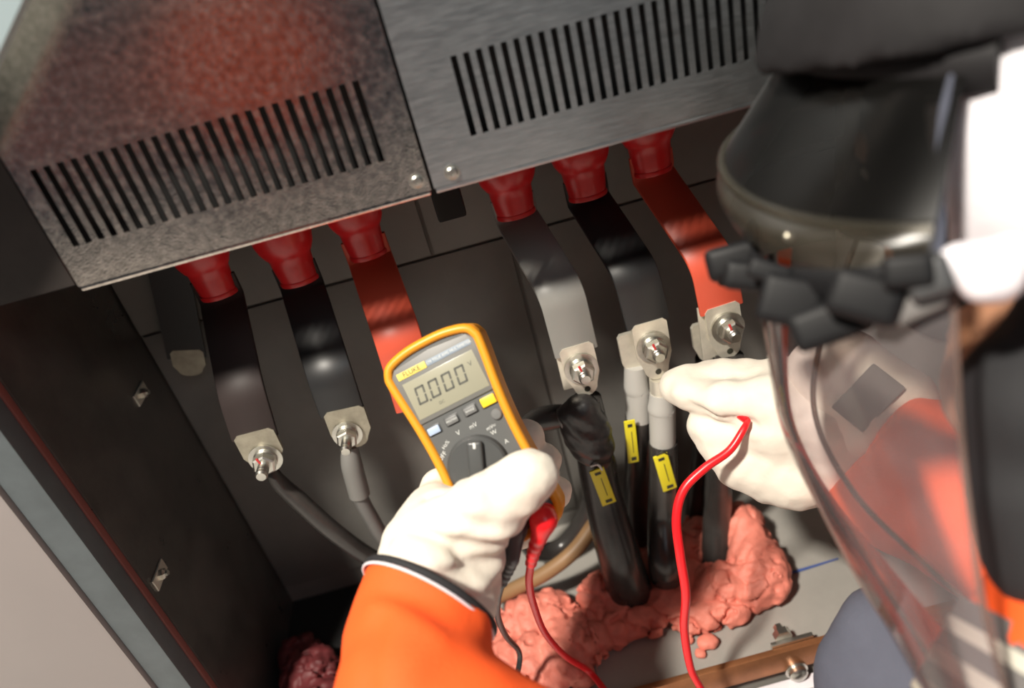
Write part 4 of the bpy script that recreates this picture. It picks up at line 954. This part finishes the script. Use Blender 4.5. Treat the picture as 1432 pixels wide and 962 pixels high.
# smoked upper lens
up_keys = [(PDS(1352, 96, 0.390), PDS(1120, 48, 0.530), PDS(1245, -4, 0.560)), (PDS(1330, 215, 0.388), PDS(1060, 150, 0.540), PDS(1205, 76, 0.575)), (PDS(1306, 318, 0.388), PDS(1010, 232, 0.55), PDS(1180, 128, 0.595))]
loft('smoked_lens', rows_between(up_keys, 6), M_SMOKE)
lipa = arc(*up_keys[-1]); 
sub(link('lens_lip', sweep_mesh('lens_lip', lipa, circle(12), None, True, [0.0034] * len(lipa)), M_LIP), shield)
lk = [up_keys[-1], (PDS(1303, 345, 0.389), PDS(1002, 262, 0.55), PDS(1180, 152, 0.62)), (PDS(1300, 372, 0.392), PDS(1022, 300, 0.545), PDS(1180, 190, 0.615))]
loft('lens_skirt', rows_between(lk, 4), M_LIP)
# black bracket band with clips
bk = [(PDS(1316, 352, 0.390), PDS(1040, 328, 0.54), PDS(1190, 200, 0.61)), (PDS(1318, 400, 0.392), PDS(1058, 376, 0.535), PDS(1200, 250, 0.605))]
ba = arc(*[(a_ + b_) / 2 for a_, b_ in zip(*bk)])
sub(link('bracket_band', sweep_mesh('bracket_band', ba[:18], [(0.010 * math.cos(t), 0.0045 * math.sin(t)) for t in [2 * math.pi * i / 10 for i in range(10)]], HU), M_BLACKPLASTIC), shield)
def block(name, px, py, d, sx, sy, sz, rot, m_=M_BLACKPLASTIC):
    c_ = PDS(px, py, d); z_ = (CAMP - c_).normalized(); x_ = (RIGHT * math.cos(rot) + UP * math.sin(rot)); x_ = (x_ - z_ * x_.dot(z_)).normalized(); y_ = z_.cross(x_)
    me = box_mesh(name, (-sx / 2, -sy / 2, -sz / 2), (sx / 2, sy / 2, sz / 2), min(sx, sy, sz) * 0.28, 3)
    me.transform(Matrix(((x_.x, y_.x, z_.x, c_.x), (x_.y, y_.y, z_.y, c_.y), (x_.z, y_.z, z_.z, c_.z), (0, 0, 0, 1))))
    return sub(link(name, me, m_), shield)
bc_ = sum(ba, Vector()) / len(ba)
for i_, up_, sx_, sy_, sz_, rot_ in ((13, 0.004, 0.034, 0.022, 0.022, 0.25), (14, -0.010, 0.026, 0.016, 0.018, 0.2), (11, 0.002, 0.030, 0.018, 0.02, -0.1), (8, -0.006, 0.034, 0.028, 0.02, -0.2), (6, -0.016, 0.040, 0.022, 0.02, 0.35), (4, -0.002, 0.034, 0.024, 0.02, -0.25), (9, 0.010, 0.024, 0.012, 0.014, -0.3), (2, 0.008, 0.022, 0.016, 0.014, 0.1)):
    q_ = ba[i_] + (ba[i_] - bc_).normalized() * 0.012 + HU * up_
    z_ = (CAMP - q_).normalized(); x_ = RIGHT * math.cos(rot_) + UP * math.sin(rot_); x_ = (x_ - z_ * x_.dot(z_)).normalized(); y_ = z_.cross(x_)
    me = box_mesh('clip', (-sx_ / 2, -sy_ / 2, -sz_ / 2), (sx_ / 2, sy_ / 2, sz_ / 2), min(sx_, sy_, sz_) * 0.28, 3)
    me.transform(Matrix(((x_.x, y_.x, z_.x, q_.x), (x_.y, y_.y, z_.y, q_.y), (x_.z, y_.z, z_.z, q_.z), (0, 0, 0, 1))))
    sub(link('clip', me, M_BLACKPLASTIC), shield)
block('hinge', 1298, 388, 0.388, 0.020, 0.020, 0.018, 0.3, M_DARKGREY); block('chin_pad', 1278, 424, 0.40, 0.028, 0.016, 0.016, 0.42, M_STRAP)
for (px, py, d) in ((1103, 332, 0.478),):
    c_ = PDS(px, py, d); o = link('rivet', lathe_mesh('rivet', [(0.003, 0), (0.0028, 0.0014), (0.0014, 0.002)], 16), M_ZINC); place(o, c_, CAMP - c_); bpy.context.view_layer.update(); mw = o.matrix_world.copy(); o.parent = shield; o.matrix_parent_inverse = Matrix.Translation(shield.location).inverted(); o.matrix_basis = mw
# clear chin shield
ck = [(PDS(1332, 380, 0.392), PDS(1058, 372, 0.535), PDS(1200, 330, 0.61)), (PDS(1338, 500, 0.394), PDS(1082, 500, 0.535), PDS(1150, 470, 0.62)), (PDS(1344, 610, 0.396), PDS(1112, 610, 0.53), PDS(1140, 580, 0.62)),
      (PDS(1356, 720, 0.398), PDS(1152, 710, 0.525), PDS(1195, 690, 0.61)), (PDS(1376, 850, 0.400), PDS(1212, 830, 0.515), PDS(1290, 785, 0.59)), (PDS(1412, 985, 0.405), PDS(1306, 985, 0.50), PDS(1400, 885, 0.57))]
cr_ = rows_between(ck, 7)
loft('chin_shield', cr_, M_CLEAR)
nearE = [r_[0] for r_ in cr_]; farE = [r_[-1] for r_ in cr_]; botE = cr_[-1]
sub(link('shield_edge', sweep_mesh('shield_edge', nearE + botE[1:], circle(8), None, True, [0.0016] * (len(nearE) + len(botE) - 1)), M_RIM), shield)
sub(link('shield_edge', sweep_mesh('shield_edge', farE, circle(8), None, True, [0.0022] * len(farE)), M_RIM), shield)
mid = [r_[len(r_) // 2] for r_ in cr_]
ridge = [ (r_[int(len(r_) * 0.52)]) for r_ in cr_]
sub(link('front_ridge', sweep_mesh('front_ridge', ridge, [(0.0030 * math.cos(t), 0.0014 * math.sin(t)) for t in [2 * math.pi * i / 8 for i in range(8)]], None, True), M_RIM), shield)
# helmet shell with brow rim
hs = plane_cut(ell(hx(0.030, 0, 0.055), (0.125, 0.100, 0.125), (HF, HL, HU)), PDS(1250, 88, 0.40), -(HU * 1.0 - HF * 0.10))
sub(link('shell', sdf_mesh('shell', hs, 0.005), M_HELMET), shield)
bra = arc(PDS(1400, 88, 0.385), PDS(1112, 62, 0.525), PDS(1255, -26, 0.545))
sub(link('brow_rim', sweep_mesh('brow_rim', bra, [(0.014 * math.cos(t), 0.009 * math.sin(t)) for t in [2 * math.pi * i / 12 for i in range(12)]], HU), M_HELMET), shield)
sub(link('brow_clip', box_mesh('brow_clip', (-0.012, -0.012, -0.008), (0.012, 0.012, 0.008), 0.003), M_DARKGREY), shield).matrix_basis = Matrix.Translation(PDS(1140, 55, 0.50))
# helmet strap stripe in front of the white hood
sub(link('head_strap', sweep_mesh('head_strap', [PDS(1350, 60, 0.396), PDS(1326, 150, 0.394), PDS(1312, 250, 0.394), PDS(1308, 352, 0.396)], [(0.0035, 0.001), (0.0035, -0.001), (-0.0035, -0.001), (-0.0035, 0.001)], RIGHT), M_NAVY), shield)

# ================================================================== ADDED FIGURE behind, unseen, made up for the orange glow in the spangled panel
CO = Vector((-0.49, -1.05, 0.0))
figure = empty('person', tuple(CO), 'crouching colleague in a black jacket with orange panels, unseen, added for the orange glow in the mottled panel', 'person')
V3 = lambda x, y, z: CO + Vector((x, y, z))
hh = V3(0.0, 0.06, 1.06)
legs = []
for sx_ in (-1, 1):
    legs += [cap(V3(sx_ * 0.11, -0.12, 0.36), V3(sx_ * 0.20, 0.26, 0.50), 0.09, 0.06), cap(V3(sx_ * 0.20, 0.26, 0.50), V3(sx_ * 0.20, 0.04, 0.06), 0.055, 0.04), cap(V3(sx_ * 0.20, 0.04, 0.05), V3(sx_ * 0.20, 0.18, 0.035), 0.04, 0.03)]
armr = [(V3(0.20, 0, 0.86), V3(0.27, 0.10, 0.60)), (V3(0.27, 0.10, 0.60), V3(0.12, 0.30, 0.52))]
arml = [(V3(-0.20, 0, 0.86), V3(-0.40, 0.08, 0.72)), (V3(-0.40, 0.08, 0.72), V3(-0.20, 0.28, 0.58))]
cb_ = [ell(hh, (0.078, 0.095, 0.115)), cap(hh + Vector((0, 0.095, 0)), hh + Vector((0, 0.108, -0.025)), 0.010, 0.014), cap(hh, V3(0, 0.02, 0.90), 0.055, 0.06), cap(V3(0, 0, 0.80), V3(0, -0.12, 0.38), 0.11, 0.12)] + legs
for p_, q_ in armr + arml: cb_.append(cap(p_, q_, 0.045, 0.036))
sub(link('body', sdf_mesh('body', union(cb_, 0.03), 0.012), M_SKIN), figure)
sub(link('jacket', sdf_mesh('jacket', union([cap(V3(0, 0.01, 0.80), V3(0, -0.10, 0.44), 0.150, 0.155), cap(V3(-0.13, 0, 0.85), V3(0.13, 0, 0.85), 0.07, 0.07)], 0.03), 0.01, folds(0.008, 12, 91), 0.03), M_BLACKCLOTH), figure)
sub(link('reflected_chest_patch', sdf_mesh('reflected_chest_patch', ell(V3(0.045, 0.128, 0.735), (0.105, 0.055, 0.105)), 0.006), M_ORANGE), figure)  # added orange patch, sized for its reflection in the panel
sub(link('sleeve', sdf_mesh('sleeve', union([cap(*armr[0], 0.070, 0.060), cap(*armr[1], 0.060, 0.045)], 0.02), 0.008, folds(0.006, 14, 92), 0.03), M_BLACKCLOTH), figure)
sub(link('sleeve', sdf_mesh('sleeve', union([cap(*arml[0], 0.070, 0.060), cap(*arml[1], 0.060, 0.045)], 0.02), 0.008, folds(0.006, 14, 93), 0.03), M_BLACKCLOTH), figure)
sub(link('reflected_elbow_patch', sdf_mesh('reflected_elbow_patch', ell(arml[0][1] + Vector((0.0, 0.02, 0.0)), (0.060, 0.062, 0.066)), 0.006), M_ORANGE), figure)  # second added patch, for the weaker orange reflection
cp = [cap(V3(sx_ * 0.10, -0.12, 0.36), V3(sx_ * 0.19, 0.26, 0.50), 0.115, 0.085) for sx_ in (-1, 1)] + [cap(V3(sx_ * 0.20, 0.26, 0.50), V3(sx_ * 0.20, 0.04, 0.10), 0.078, 0.062) for sx_ in (-1, 1)]
sub(link('trousers', sdf_mesh('trousers', union(cp, 0.02), 0.01), M_NAVY), figure)
for sx_ in (-1, 1):
    f = plane_cut(cap(V3(sx_ * 0.20, 0.03, 0.05), V3(sx_ * 0.20, 0.18, 0.035), 0.052, 0.042), (0, 0, 0.002), (0, 0, -1))
    sub(link('boot', sdf_mesh('boot', f, 0.008), M_BLACKPLASTIC), figure)
sub(link('helmet', sdf_mesh('helmet', plane_cut(ell(hh + Vector((0, 0, 0.04)), (0.115, 0.135, 0.12)), hh + Vector((0, 0, 0.035)), (0, 0, -1)), 0.008), M_WHITECLOTH), figure)
